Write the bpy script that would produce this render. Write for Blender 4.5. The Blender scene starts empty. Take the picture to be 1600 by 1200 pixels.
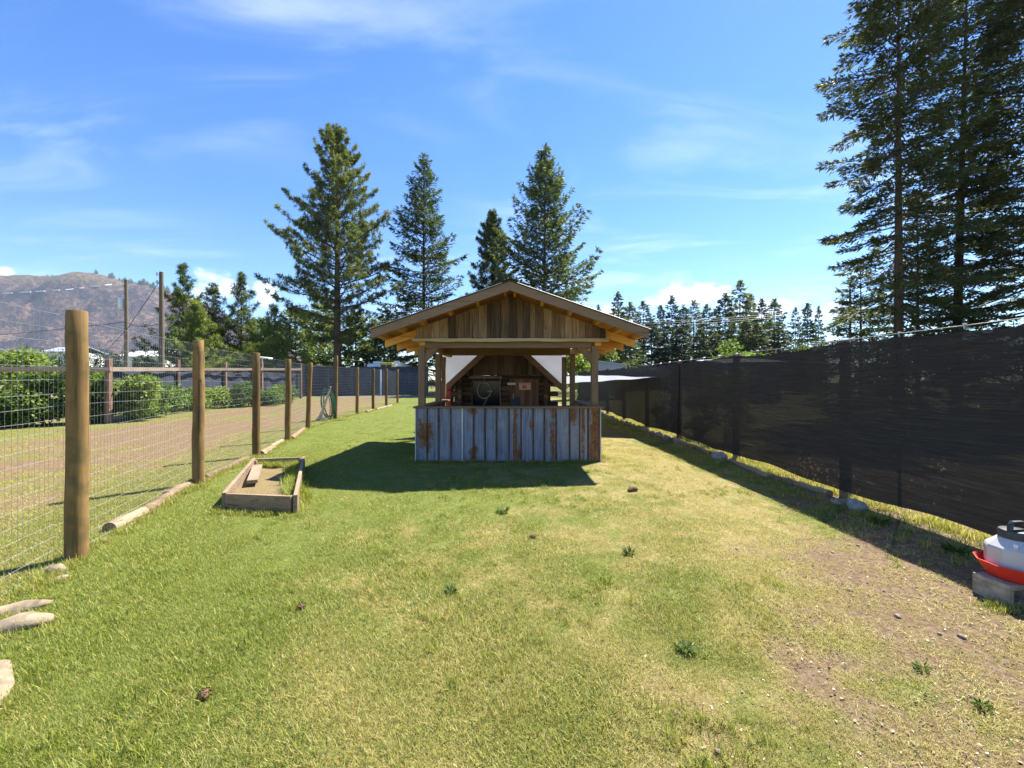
import bpy, math, random
import numpy as np
from mathutils import Vector

R = math.radians
rng = np.random.default_rng(7)
random.seed(7)
SC = bpy.context.scene
COL = SC.collection

# ------------------------------------------------------------------ camera, sky, sun, exposure
F, CX, HY, EYE = 640.0, 800.0, 598.0, 1.45          # focal length in photo pixels, centre, horizon, eye height
cam_d = bpy.data.cameras.new('camera')
cam_d.sensor_width = 36.0
cam_d.lens = 36.0 * F / 1600.0
cam_d.shift_y = -2.0 / 1600.0
cam_d.clip_start, cam_d.clip_end = 0.05, 20000
cam = bpy.data.objects.new('camera', cam_d)
cam.location = (0, 0, EYE)
cam.rotation_euler = (R(90), 0, 0)
COL.objects.link(cam)
SC.camera = cam

SUN_DIR = Vector((0.485, 0.463, 1.0)).normalized()
SUN_EL = math.asin(SUN_DIR.z)
SUN_AZ = math.atan2(SUN_DIR.x, SUN_DIR.y)
sun_d = bpy.data.lights.new('sun', 'SUN')
sun_d.energy = 4.7
sun_d.angle = R(0.55)
sun_d.color = (1.0, 0.94, 0.84)
sun = bpy.data.objects.new('sun', sun_d)
sun.rotation_euler = SUN_DIR.to_track_quat('Z', 'Y').to_euler()
sun.location = (8, 8, 30)
COL.objects.link(sun)

SKY_STRENGTH = 0.083
EXPOSURE = 1.74
vs = SC.view_settings
vs.view_transform = 'Standard'
vs.look = 'None'
vs.gamma = 1.0
vs.use_curve_mapping = False
vs.exposure = EXPOSURE
SC.cycles.max_bounces = 8
SC.cycles.diffuse_bounces = 4
SC.cycles.transparent_max_bounces = 12
SC.cycles.use_denoising = True


class NT:
    """short-hand for node trees"""
    def __init__(s, tree):
        s.t = tree
        s.t.nodes.clear()

    def new(s, typ, ins=None, **props):
        n = s.t.nodes.new(typ)
        for k, v in props.items():
            setattr(n, k, v)
        for k, v in (ins or {}).items():
            s.put(n.inputs[k], v)
        return n

    def put(s, sock, v):
        if isinstance(v, bpy.types.NodeSocket):
            s.t.links.new(v, sock)
        else:
            if sock.type == 'RGBA' and len(v) == 3:
                v = (*v, 1)
            sock.default_value = v

    def math(s, op, a, b=None, c=None, clamp=False):
        n = s.new('ShaderNodeMath', operation=op, use_clamp=clamp)
        for i, v in enumerate((a, b, c)):
            if v is not None:
                s.put(n.inputs[i], v)
        return n.outputs[0]

    def vmath(s, op, a, b=None):
        n = s.new('ShaderNodeVectorMath', operation=op)
        s.put(n.inputs[0], a)
        if b is not None:
            s.put(n.inputs[1], b)
        return n.outputs[0]

    def mix(s, f, a, b, blend='MIX'):
        n = s.new('ShaderNodeMix', data_type='RGBA', blend_type=blend)
        s.put(n.inputs[0], f)
        s.put(n.inputs[6], a)
        s.put(n.inputs[7], b)
        return n.outputs[2]

    def noise(s, vec, scale, detail=4, rough=0.55, dist=0.0):
        n = s.new('ShaderNodeTexNoise', {'Scale': scale, 'Detail': detail, 'Roughness': rough, 'Distortion': dist})
        if vec is not None:
            s.put(n.inputs['Vector'], vec)
        return n.outputs[0]

    def ramp(s, f, stops):
        n = s.new('ShaderNodeValToRGB')
        e = n.color_ramp.elements
        while len(e) < len(stops):
            e.new(0.5)
        for i, (p, c) in enumerate(stops):
            e[i].position = p
            e[i].color = (*c, 1) if len(c) == 3 else c
        s.put(n.inputs[0], f)
        return n.outputs[0]

    def maprange(s, v, a, b, c=0.0, d=1.0, smooth=True):
        n = s.new('ShaderNodeMapRange', interpolation_type='SMOOTHSTEP' if smooth else 'LINEAR')
        for i, x in enumerate((v, a, b, c, d)):
            s.put(n.inputs[i], x)
        return n.outputs[0]

    def mapping(s, vec, scale=(1, 1, 1), loc=(0, 0, 0), rot=(0, 0, 0)):
        n = s.new('ShaderNodeMapping', {'Vector': vec, 'Location': loc, 'Rotation': rot, 'Scale': scale})
        return n.outputs[0]


world = bpy.data.worlds.new('World')
SC.world = world
world.use_nodes = True
W = NT(world.node_tree)
sky = W.new('ShaderNodeTexSky', sky_type='NISHITA', sun_disc=False)
sky.sun_elevation = SUN_EL
sky.sun_rotation = SUN_AZ
sky.altitude = 450
sky.air_density = 1.0
sky.dust_density = 0.1
sky.ozone_density = 3.0
skyc = W.new('ShaderNodeHueSaturation', {'Hue': 0.509, 'Saturation': 1.30, 'Value': 0.93, 'Color': sky.outputs[0]}).outputs[0]
gdir = W.new('ShaderNodeTexCoord').outputs['Generated']
sep = W.new('ShaderNodeSeparateXYZ', {0: gdir})
dx, dy, dz = sep.outputs
zc = W.math('ADD', W.math('MAXIMUM', dz, 0.0), 0.10)
pl = W.new('ShaderNodeCombineXYZ', {0: W.math('DIVIDE', dx, zc), 1: W.math('DIVIDE', dy, zc), 2: 0.0}).outputs[0]
c1 = W.noise(W.mapping(pl, scale=(1.0, 2.6, 1), loc=(2.3, 1.1, 0), rot=(0, 0, R(18))), 1.0, 7, 0.55, 1.0)
c2 = W.noise(W.mapping(pl, scale=(0.5, 0.5, 1), loc=(5.2, 3.7, 0)), 1.0, 2, 0.5, 0.3)
cir = W.math('MULTIPLY', W.maprange(c1, 0.44, 0.80), W.maprange(c2, 0.33, 0.60))
cir = W.math('MULTIPLY', cir, W.maprange(dz, 0.03, 0.16))
skyc = W.mix(W.math('MULTIPLY', cir, 0.46), skyc, (5.0, 5.5, 6.6))
az = W.math('ARCTAN2', dx, dy)
el = W.math('ARCSINE', dz)
azel = W.new('ShaderNodeCombineXYZ', {0: az, 1: el, 2: 0.0}).outputs[0]
puff = W.noise(W.mapping(azel, scale=(1, 1.5, 1)), 15.0, 6, 0.6, 0.2)
tot = None
for (px, py, rx, ry) in ((335, 447, 52, 34), (420, 462, 26, 30), (1075, 464, 90, 26), (1180, 482, 80, 16), (1290, 492, 70, 22),
                         (8, 425, 22, 12), (945, 500, 70, 26), (300, 480, 40, 20)):
    a0 = math.atan((px - CX) / F)
    e0 = math.atan((HY - py) / F * math.cos(a0))
    ra = rx / F * math.cos(a0) ** 2
    re = ry / F * math.cos(a0)
    qx = W.math('DIVIDE', W.math('SUBTRACT', az, a0), ra)
    qy = W.math('DIVIDE', W.math('SUBTRACT', el, e0), re)
    q = W.math('ADD', W.math('MULTIPLY', qx, qx), W.math('MULTIPLY', qy, qy))
    v = W.math('SUBTRACT', 0.95, q)
    tot = v if tot is None else W.math('MAXIMUM', tot, v)
bank = W.math('SUBTRACT', W.math('MULTIPLY', W.maprange(W.noise(azel, 3.1, 3, 0.5), 0.50, 0.70), W.maprange(el, 0.24, 0.10)), 0.55)
bank = W.math('MULTIPLY', bank, 1.0)
tot = W.math('MAXIMUM', tot, bank)
cum = W.maprange(W.math('ADD', tot, W.math('MULTIPLY', W.math('SUBTRACT', puff, 0.5), 3.0)), 0.12, 0.95)
shade = W.mix(W.maprange(W.noise(W.mapping(azel, loc=(0.02, -0.03, 0)), 11.0, 5, 0.6), 0.35, 0.65), (4.6, 5.1, 6.0), (6.2, 6.4, 6.7))
skyc = W.mix(W.math('MULTIPLY', cum, 0.78), skyc, shade)
bg = W.new('ShaderNodeBackground', {'Color': skyc, 'Strength': SKY_STRENGTH})
wo = W.new('ShaderNodeOutputWorld', {0: bg.outputs[0]})


# ------------------------------------------------------------------ ground shape and pixel helpers
def g(x, y):
    return 0.0125 * np.clip(np.asarray(y, float) - 12.0, 0.0, 28.0)


def gnd(px, py):
    """point of the ground seen at a photo pixel"""
    d = F * EYE / (py - HY)
    for _ in range(40):
        d = F * (EYE - float(g(0, d))) / (py - HY)
    return Vector(((px - CX) * d / F, d, float(g(0, d))))


def at(px, py, d):
    return Vector(((px - CX) * d / F, d, EYE + (HY - py) * d / F))


_tab = np.random.default_rng(3).random((256, 256))


def vnoise(x, y, s=1.0, seed=0):
    x = np.asarray(x, float) * s + seed * 17.31
    y = np.asarray(y, float) * s + seed * 9.17
    xi, yi = np.floor(x).astype(int), np.floor(y).astype(int)
    fx, fy = x - xi, y - yi
    fx, fy = fx * fx * (3 - 2 * fx), fy * fy * (3 - 2 * fy)
    T = lambda a, b: _tab[a & 255, b & 255]
    return (T(xi, yi) * (1 - fx) + T(xi + 1, yi) * fx) * (1 - fy) + (T(xi, yi + 1) * (1 - fx) + T(xi + 1, yi + 1) * fx) * fy


def fbm(x, y, s=1.0, o=4, seed=0):
    v, a, t = 0, 1.0, 0
    for k in range(o):
        v = v + a * vnoise(x, y, s * 2 ** k, seed + k)
        t += a
        a *= 0.55
    return v / t


def sstep(v, a, b):
    t = np.clip((np.asarray(v, float) - a) / (b - a), 0, 1)
    return t * t * (3 - 2 * t)


# ------------------------------------------------------------------ object helpers
def link(o, parent=None):
    COL.objects.link(o)
    if parent is not None:
        o.parent = parent
    return o


def tag(o, label=None, cat=None, group=None, kind=None):
    if label: o['label'] = label
    if cat: o['category'] = cat
    if group: o['group'] = group
    if kind: o['kind'] = kind
    return o


def thing(name, label, cat, loc=(0, 0, 0), rz=0.0, group=None):
    o = bpy.data.objects.new(name, None)
    o.empty_display_size = 0.2
    o.location = loc
    o.rotation_euler = (0, 0, rz)
    link(o)
    return tag(o, label, cat, group)


def origin_of(o):
    v = Vector((0, 0, 0))
    while o is not None:
        v = v + o.location
        o = o.parent
    return v


def np_mesh(name, V, faces, mat=None, smooth=False, tone=None, attrs=None):
    """V (n,3); faces: list of int arrays, (m,3) or (m,4)"""
    me = bpy.data.meshes.new(name)
    V = np.asarray(V, np.float32).reshape(-1, 3)
    me.vertices.add(len(V))
    me.vertices.foreach_set('co', V.ravel())
    faces = [np.asarray(f, np.int32) for f in faces if len(f)]
    loops = np.concatenate([f.ravel() for f in faces])
    tot = np.concatenate([np.full(len(f), f.shape[1], np.int32) for f in faces])
    start = np.concatenate([[0], np.cumsum(tot)[:-1]]).astype(np.int32)
    me.loops.add(len(loops))
    me.loops.foreach_set('vertex_index', loops)
    me.polygons.add(len(tot))
    me.polygons.foreach_set('loop_start', start)
    me.polygons.foreach_set('loop_total', tot)
    if smooth:
        me.polygons.foreach_set('use_smooth', np.ones(len(tot), bool))
    if tone is not None:
        a = me.attributes.new('tone', 'FLOAT', 'FACE')
        a.data.foreach_set('value', np.asarray(tone, np.float32))
    for k, v in (attrs or {}).items():
        a = me.attributes.new(k, 'FLOAT', 'POINT')
        a.data.foreach_set('value', np.asarray(v, np.float32))
    me.update(calc_edges=True)
    me.validate()
    if mat:
        me.materials.append(mat)
    return me


class MB:
    """collects boxes, bars, tubes and lathes in world coordinates; build() links them as ONE mesh object"""
    def __init__(s):
        s.v, s.f = [], []

    def add(s, verts, faces):
        o = len(s.v)
        s.v += [tuple(p) for p in verts]
        s.f += [tuple(i + o for i in f) for f in faces]
        return s

    def hexa(s, a, b):
        """a: four bottom points counter-clockwise, b: four top points"""
        return s.add(list(a) + list(b), [(3, 2, 1, 0), (4, 5, 6, 7), (0, 1, 5, 4), (1, 2, 6, 5), (2, 3, 7, 6), (3, 0, 4, 7)])

    def box(s, x0, x1, y0, y1, z0, z1):
        return s.hexa([(x0, y0, z0), (x1, y0, z0), (x1, y1, z0), (x0, y1, z0)], [(x0, y0, z1), (x1, y0, z1), (x1, y1, z1), (x0, y1, z1)])

    def bar(s, p0, p1, w, h, up=(0, 0, 1)):
        p0, p1 = Vector(p0), Vector(p1)
        d = (p1 - p0).normalized()
        up = Vector(up)
        if abs(d.dot(up)) > 0.98:
            up = Vector((0, 1, 0))
        r = d.cross(up).normalized() * (w / 2)
        u = r.normalized().cross(d).normalized() * (h / 2)
        return s.hexa([p0 - r - u, p0 + r - u, p1 + r - u, p1 - r - u], [p0 - r + u, p0 + r + u, p1 + r + u, p1 - r + u])

    def tube(s, pts, rad, seg=8, cap=True, wob=0.0, squash=1.0):
        pts = [Vector(p) for p in pts]
        if not hasattr(rad, '__len__'):
            rad = [rad] * len(pts)
        o = len(s.v)
        ref = None
        for i, p in enumerate(pts):
            t = (pts[min(i + 1, len(pts) - 1)] - pts[max(i - 1, 0)])
            t = t.normalized() if t.length > 1e-9 else Vector((0, 0, 1))
            if ref is None:
                ref = Vector((1, 0, 0)) if abs(t.x) < 0.8 else Vector((0, 1, 0))
            a = (ref - t * ref.dot(t)).normalized()
            ref = a
            b = t.cross(a)
            for k in range(seg):
                an = 2 * math.pi * k / seg
                r = rad[i] * (1 + (random.uniform(-wob, wob) if wob else 0))
                s.v.append(tuple(p + a * (math.cos(an) * r) + b * (math.sin(an) * r * squash)))
        for i in range(len(pts) - 1):
            for k in range(seg):
                q = (k + 1) % seg
                s.f.append((o + i * seg + k, o + i * seg + q, o + (i + 1) * seg + q, o + (i + 1) * seg + k))
        if cap:
            s.f.append(tuple(o + k for k in reversed(range(seg))))
            s.f.append(tuple(o + (len(pts) - 1) * seg + k for k in range(seg)))
        return s

    def lathe(s, prof, c=(0, 0, 0), seg=24, a0=0.0):
        o = len(s.v)
        for (r, z) in prof:
            for k in range(seg):
                an = a0 + 2 * math.pi * k / seg
                s.v.append((c[0] + r * math.cos(an), c[1] + r * math.sin(an), c[2] + z))
        for i in range(len(prof) - 1):
            for k in range(seg):
                q = (k + 1) % seg
                s.f.append((o + i * seg + k, o + i * seg + q, o + (i + 1) * seg + q, o + (i + 1) * seg + k))
        s.f.append(tuple(o + k for k in reversed(range(seg))))
        s.f.append(tuple(o + (len(prof) - 1) * seg + k for k in range(seg)))
        return s

    def grid(s, P):
        """P[i][j] points"""
        n, m = len(P), len(P[0])
        return s.add([p for row in P for p in row], [(i * m + j, i * m + j + 1, (i + 1) * m + j + 1, (i + 1) * m + j) for i in range(n - 1) for j in range(m - 1)])

    def build(s, name, mat, parent=None, smooth=False, origin=None, bevel=0.0):
        base = origin_of(parent) if parent is not None else Vector((0, 0, 0))
        if origin is None:
            origin = base if parent is not None else Vector((0, 0, 0))
        origin = Vector(origin)
        me = bpy.data.meshes.new(name)
        me.from_pydata([(x - origin.x, y - origin.y, z - origin.z) for x, y, z in s.v], [], s.f)
        if smooth:
            me.polygons.foreach_set('use_smooth', np.ones(len(me.polygons), bool))
        me.update()
        if mat:
            me.materials.append(mat)
        o = bpy.data.objects.new(name, me)
        o.location = origin - base
        link(o, parent)
        if bevel:
            b = o.modifiers.new('bevel', 'BEVEL')
            b.width = bevel
            b.segments = 2
            b.limit_method = 'ANGLE'
        if smooth:
            try:
                me.set_sharp_from_angle(angle=R(40))
            except Exception:
                pass
        return o


def copy_tree(o, parent=None):
    c = o.copy()
    link(c)
    if parent is not None:
        c.parent = parent
    for ch in o.children:
        copy_tree(ch, c)
    return c


# ------------------------------------------------------------------ materials
def new_mat(name):
    m = bpy.data.materials.new(name)
    m.use_nodes = True
    return m, NT(m.node_tree)


def finish(n, col, rough=0.8, bump=None, bstr=0.4, bdist=0.01, metallic=0.0, spec=0.4):
    ins = {'Base Color': col, 'Roughness': rough, 'Metallic': metallic, 'Specular IOR Level': spec}
    p = n.new('ShaderNodeBsdfPrincipled', ins)
    if bump is not None:
        b = n.new('ShaderNodeBump', {'Strength': bstr, 'Distance': bdist, 'Height': bump})
        n.t.links.new(b.outputs[0], p.inputs['Normal'])
    n.new('ShaderNodeOutputMaterial', {0: p.outputs[0]})
    return p


def obj_coords(n):
    """object coordinates shifted by the object's own random number"""
    tc = n.new('ShaderNodeTexCoord').outputs['Object']
    rnd = n.new('ShaderNodeObjectInfo').outputs['Random']
    off = n.new('ShaderNodeCombineXYZ', {0: n.math('MULTIPLY', rnd, 37.0), 1: n.math('MULTIPLY', rnd, 91.0), 2: n.math('MULTIPLY', rnd, 53.0)}).outputs[0]
    return n.vmath('ADD', tc, off), rnd


def wood(name, dark, mid, light, axis='Z', vary=0.5, rough=0.85, grain=60.0, moss=None, knots=True):
    m, n = new_mat(name)
    v, rnd = obj_coords(n)
    sc = {'X': (0.05, 1, 1), 'Y': (1, 0.05, 1), 'Z': (1, 1, 0.05)}[axis]
    sc2 = {'X': (0.22, 1, 1), 'Y': (1, 0.22, 1), 'Z': (1, 1, 0.22)}[axis]
    a = n.noise(n.mapping(v, scale=sc), grain, 5, 0.65, 0.6)
    b = n.noise(n.mapping(v, scale=sc2), 7.0, 4, 0.6, 0.4)
    f = n.math('ADD', n.math('MULTIPLY', a, 0.55), n.math('MULTIPLY', b, 0.45))
    f = n.math('ADD', f, n.math('MULTIPLY', n.math('SUBTRACT', rnd, 0.5), vary))
    c = n.ramp(f, [(0.25, dark), (0.5, mid), (0.76, light)])
    crk = n.noise(n.mapping(v, scale={'X': (0.025, 1, 1), 'Y': (1, 0.025, 1), 'Z': (1, 1, 0.025)}[axis], loc=(3, 5, 7)), grain * 0.8, 2, 0.5)
    c = n.mix(n.maprange(crk, 0.36, 0.30, 0, 0.8), c, tuple(q * 0.35 for q in dark))
    if moss:
        c = n.mix(n.maprange(n.noise(v, 5.0, 4, 0.6), 0.48, 0.68, 0, 0.7), c, moss)
    if knots:
        k = n.new('ShaderNodeTexVoronoi', {'Vector': n.mapping(v, scale={'X': (0.5, 1, 1), 'Y': (1, 0.5, 1), 'Z': (1, 1, 0.5)}[axis]), 'Scale': 4.5}).outputs['Distance']
        c = n.mix(n.maprange(k, 0.10, 0.03, 0, 0.75), c, dark)
    finish(n, c, rough, a, 0.5, 0.006)
    return m


def plain(name, col, rough=0.6, metallic=0.0, var=0.25, scale=6.0, bstr=0.15, spec=0.4):
    m, n = new_mat(name)
    v, rnd = obj_coords(n)
    f = n.noise(v, scale, 5, 0.6)
    lo = tuple(c * (1 - var) for c in col)
    hi = tuple(min(1, c * (1 + var)) for c in col)
    finish(n, n.ramp(f, [(0.3, lo), (0.7, hi)]), rough, n.noise(v, scale * 6, 3, 0.6), bstr, 0.004, metallic, spec)
    return m


def leafy(name, cols, trans=0.25, rough=0.6, vary=0.35, tcol=None):
    """foliage: every face carries its own tone"""
    m, n = new_mat(name)
    v, rnd = obj_coords(n)
    tone = n.new('ShaderNodeAttribute', attribute_name='tone').outputs['Fac']
    big = n.noise(v, 0.9, 3, 0.6)
    f = n.math('ADD', n.math('MULTIPLY', tone, 0.6), n.math('MULTIPLY', big, 0.4))
    f = n.math('ADD', f, n.math('MULTIPLY', n.math('SUBTRACT', rnd, 0.5), vary))
    c = n.ramp(f, [(0.2, cols[0]), (0.5, cols[1]), (0.8, cols[2])])
    p = n.new('ShaderNodeBsdfPrincipled', {'Base Color': c, 'Roughness': rough, 'Specular IOR Level': 0.35})
    tc = n.mix(1.0, c, tcol or (1.6, 1.7, 0.7), 'MULTIPLY')
    t = n.new('ShaderNodeBsdfTranslucent', {'Color': tc})
    mx = n.new('ShaderNodeMixShader', {0: trans, 1: p.outputs[0], 2: t.outputs[0]})
    n.new('ShaderNodeOutputMaterial', {0: mx.outputs[0]})
    return m


M = {}
M['post'] = wood('treated_post_wood', (0.04, 0.023, 0.008), (0.145, 0.083, 0.025), (0.29, 0.18, 0.06), 'Z', 0.2, 0.85, 22, moss=(0.095, 0.074, 0.022))
M['old_post'] = wood('old_post_wood', (0.08, 0.045, 0.03), (0.18, 0.10, 0.065), (0.30, 0.19, 0.13), 'Z', 0.3)
M['rail'] = wood('grey_rail_wood', (0.11, 0.08, 0.058), (0.22, 0.17, 0.125), (0.32, 0.26, 0.20), 'Y', 0.2)
M['barn_board'] = wood('weathered_barn_board', (0.05, 0.031, 0.018), (0.19, 0.115, 0.058), (0.36, 0.235, 0.125), 'Z', 0.5, 0.9, 50)
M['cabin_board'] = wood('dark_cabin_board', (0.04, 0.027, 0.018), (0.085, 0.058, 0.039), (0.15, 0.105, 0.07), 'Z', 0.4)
M['brown_x'] = wood('brown_stained_timber_x', (0.125, 0.072, 0.036), (0.185, 0.11, 0.056), (0.24, 0.15, 0.082), 'X', 0.15, 0.7, 50, knots=False)
M['brown_y'] = wood('brown_stained_timber_y', (0.125, 0.072, 0.036), (0.185, 0.11, 0.056), (0.24, 0.15, 0.082), 'Y', 0.15, 0.7, 50, knots=False)
M['brown_z'] = wood('brown_stained_timber_z', (0.14, 0.082, 0.04), (0.215, 0.13, 0.066), (0.28, 0.18, 0.098), 'Z', 0.15, 0.7, 50, knots=False)
M['rake'] = wood('tan_brown_rake', (0.165, 0.098, 0.052), (0.235, 0.145, 0.08), (0.30, 0.19, 0.11), 'X', 0.1, 0.7, 50, knots=False)
M['raw_y'] = wood('raw_pine_y', (0.40, 0.17, 0.03), (0.64, 0.31, 0.062), (0.78, 0.44, 0.11), 'Y', 0.2, 0.7, 45)
M['raw_x'] = wood('raw_pine_x', (0.40, 0.17, 0.03), (0.64, 0.31, 0.062), (0.78, 0.44, 0.11), 'X', 0.2, 0.7, 45)
M['live_edge'] = wood('pale_live_edge_wood', (0.28, 0.18, 0.08), (0.44, 0.32, 0.16), (0.56, 0.43, 0.24), 'X', 0.1, 0.75, 45)
M['box_x'] = wood('grey_cedar_x', (0.10, 0.062, 0.036), (0.23, 0.15, 0.088), (0.36, 0.26, 0.165), 'X', 0.2, 0.85, 45)
M['box_y'] = wood('grey_cedar_y', (0.10, 0.066, 0.04), (0.21, 0.15, 0.095), (0.33, 0.25, 0.165), 'Y', 0.2, 0.85, 45)
M['log'] = wood('bleached_log_wood', (0.08, 0.052, 0.03), (0.21, 0.15, 0.09), (0.34, 0.265, 0.17), 'Y', 0.3, 0.9, 40)
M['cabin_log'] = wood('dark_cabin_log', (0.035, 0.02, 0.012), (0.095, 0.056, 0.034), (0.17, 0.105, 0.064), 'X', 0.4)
M['log_end'] = plain('sawn_log_end', (0.26, 0.16, 0.085), 0.9, 0, 0.4, 20)
M['door'] = wood('reddish_door_board', (0.08, 0.043, 0.023), (0.18, 0.10, 0.055), (0.28, 0.165, 0.095), 'Z', 0.4)
M['bark'] = wood('conifer_bark', (0.035, 0.022, 0.015), (0.085, 0.055, 0.04), (0.15, 0.10, 0.075), 'Z', 0.2, 0.95, 18, knots=False)
M['pine_bark'] = wood('ponderosa_bark', (0.055, 0.03, 0.022), (0.13, 0.075, 0.05), (0.22, 0.13, 0.09), 'Z', 0.2, 0.95, 18, knots=False)
M['pole_dark'] = wood('utility_pole_wood', (0.06, 0.05, 0.035), (0.13, 0.10, 0.065), (0.20, 0.16, 0.11), 'Z', 0.3)
M['wire'] = plain('galvanised_wire', (0.38, 0.385, 0.39), 0.45, 0.6, 0.15, 10)
M['cable'] = plain('dark_cable', (0.03, 0.03, 0.035), 0.6)
M['pale_cable'] = plain('bare_cable', (0.36, 0.34, 0.31), 0.4, 0.6)
M['stone'] = plain('field_stone', (0.26, 0.22, 0.17), 0.9, 0, 0.5, 16, 0.9)
M['grey_stone'] = plain('grey_field_stone', (0.24, 0.23, 0.22), 0.9, 0, 0.45, 16, 0.9)
M['rust_rib'] = plain('rusty_rib', (0.105, 0.058, 0.034), 0.85, 0, 0.6, 9, 0.3)
M['clod'] = plain('dirt_clod', (0.24, 0.185, 0.135), 0.95, 0, 0.4, 30, 0.4)
M['pale_stone'] = plain('pale_flat_stone', (0.235, 0.185, 0.12), 0.9, 0, 0.45, 14, 0.8)
M['white_paint'] = plain('white_panel', (0.75, 0.75, 0.74), 0.5, 0, 0.06)
M['yellow_paint'] = plain('yellow_panel', (0.55, 0.42, 0.07), 0.5, 0, 0.1)
M['dark_glass'] = plain('dark_window_glass', (0.012, 0.014, 0.018), 0.12, 0, 0.1, 2, 0.0, 0.25)
M['grey_roof'] = plain('grey_metal_roof', (0.36, 0.38, 0.43), 0.45, 0.2, 0.1)
M['trailer'] = plain('grey_blue_panel', (0.28, 0.30, 0.38), 0.5, 0.1, 0.1)
M['roof_metal'] = plain('grey_roof_sheet', (0.30, 0.29, 0.28), 0.45, 0.5, 0.15)
M['ridge'] = plain('dark_ridge_cap', (0.03, 0.028, 0.026), 0.5, 0.3)
M['blue_tarp'] = plain('dark_blue_screen', (0.030, 0.036, 0.058), 0.8, 0, 0.35, 3)
M['red_plastic'] = plain('red_plastic', (0.62, 0.035, 0.02), 0.38, 0, 0.08, 4, 0.03)
M['red_bin'] = plain('faded_red_plastic', (0.45, 0.03, 0.028), 0.5, 0, 0.15, 4, 0.03)
M['black_plastic'] = plain('charcoal_plastic', (0.045, 0.047, 0.052), 0.42, 0, 0.15, 8, 0.05)
M['concrete'] = plain('grey_concrete', (0.33, 0.27, 0.205), 0.95, 0, 0.35, 16, 0.8)
M['green_hose'] = plain('green_hose', (0.02, 0.085, 0.045), 0.4, 0, 0.3, 10)
M['driftwood'] = wood('driftwood', (0.22, 0.17, 0.12), (0.38, 0.30, 0.22), (0.52, 0.44, 0.34), 'Z', 0.2)
M['steel'] = plain('grey_plate', (0.45, 0.46, 0.47), 0.4, 0.3, 0.1)
M['sign'] = plain('pale_orange_sign', (0.62, 0.40, 0.28), 0.6, 0, 0.12, 12)
M['sign_red'] = plain('red_sign_print', (0.42, 0.04, 0.035), 0.6)
M['pale_rope'] = plain('pale_rope', (0.26, 0.23, 0.19), 0.8)
M['slate'] = plain('dark_blue_sheet', (0.035, 0.042, 0.07), 0.6)
M['hull'] = plain('house_wall', (0.70, 0.69, 0.66), 0.7, 0, 0.05)
M['cone'] = plain('pine_cone', (0.12, 0.07, 0.035), 0.9, 0, 0.4, 40)

# needles and leaves
M['spruce'] = leafy('spruce_needles', [(0.03, 0.048, 0.018), (0.075, 0.105, 0.032), (0.16, 0.18, 0.05)], 0.34)
M['fir'] = leafy('dark_fir_needles', [(0.034, 0.044, 0.022), (0.066, 0.08, 0.036), (0.13, 0.14, 0.058)], 0.30)
M['pine'] = leafy('ponderosa_needles', [(0.04, 0.058, 0.026), (0.088, 0.115, 0.048), (0.175, 0.19, 0.075)], 0.32)
M['young_pine'] = leafy('young_pine_needles', [(0.045, 0.07, 0.02), (0.11, 0.15, 0.042), (0.21, 0.245, 0.075)], 0.36)
M['far_fir'] = leafy('distant_fir_needles', [(0.025, 0.042, 0.022), (0.055, 0.080, 0.035), (0.12, 0.145, 0.05)], 0.3, vary=0.6)
M['leaf'] = leafy('garden_leaf', [(0.035, 0.062, 0.013), (0.10, 0.155, 0.03), (0.20, 0.265, 0.06)], 0.4, vary=0.3)
M['bright_leaf'] = leafy('bright_leaf', [(0.06, 0.095, 0.018), (0.14, 0.20, 0.034), (0.26, 0.31, 0.07)], 0.4)
M['weed'] = leafy('weed_leaf', [(0.04, 0.07, 0.014), (0.085, 0.13, 0.025), (0.15, 0.20, 0.045)], 0.25)
M['cedar'] = leafy('hedge_cedar', [(0.015, 0.032, 0.012), (0.032, 0.06, 0.018), (0.065, 0.10, 0.03)], 0.2)


# ---- grass and soil
def soil_colours(n, pos):
    fine = n.noise(pos, 34.0, 6, 0.7)
    mid = n.noise(pos, 5.0, 5, 0.6)
    return fine, mid


def ground_mat(name, green_bias):
    """thatch and soil under the grass; point attributes dry and dirt say where it is straw and where bare"""
    m, n = new_mat(name)
    pos = n.new('ShaderNodeNewGeometry').outputs['Position']
    dry = n.new('ShaderNodeAttribute', attribute_name='dry').outputs['Fac']
    dirt = n.new('ShaderNodeAttribute', attribute_name='dirt').outputs['Fac']
    fine, mid = soil_colours(n, pos)
    grn = n.ramp(fine, [(0.3, (0.06, 0.08, 0.017)), (0.55, (0.125, 0.15, 0.03)), (0.75, (0.21, 0.22, 0.06))])
    straw = n.ramp(fine, [(0.28, (0.115, 0.09, 0.036)), (0.5, (0.22, 0.18, 0.072)), (0.75, (0.36, 0.31, 0.13))])
    soil = n.ramp(fine, [(0.28, (0.06, 0.04, 0.024)), (0.5, (0.145, 0.10, 0.06)), (0.74, (0.25, 0.185, 0.115))])
    f = n.maprange(n.math('ADD', dry, n.math('MULTIPLY', n.math('SUBTRACT', mid, 0.5), 0.9)), 0.25, 0.75)
    c = n.mix(f, grn, straw)
    f2 = n.maprange(n.math('ADD', dirt, n.math('MULTIPLY', n.math('SUBTRACT', fine, 0.5), 0.9)), 0.3, 0.75)
    c = n.mix(f2, c, soil)
    h = n.math('ADD', fine, n.math('MULTIPLY', mid, 0.6))
    finish(n, c, 0.95, h, 0.9, 0.02, spec=0.15)
    return m


M['lawn'] = ground_mat('lawn_thatch', 0.0)

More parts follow.
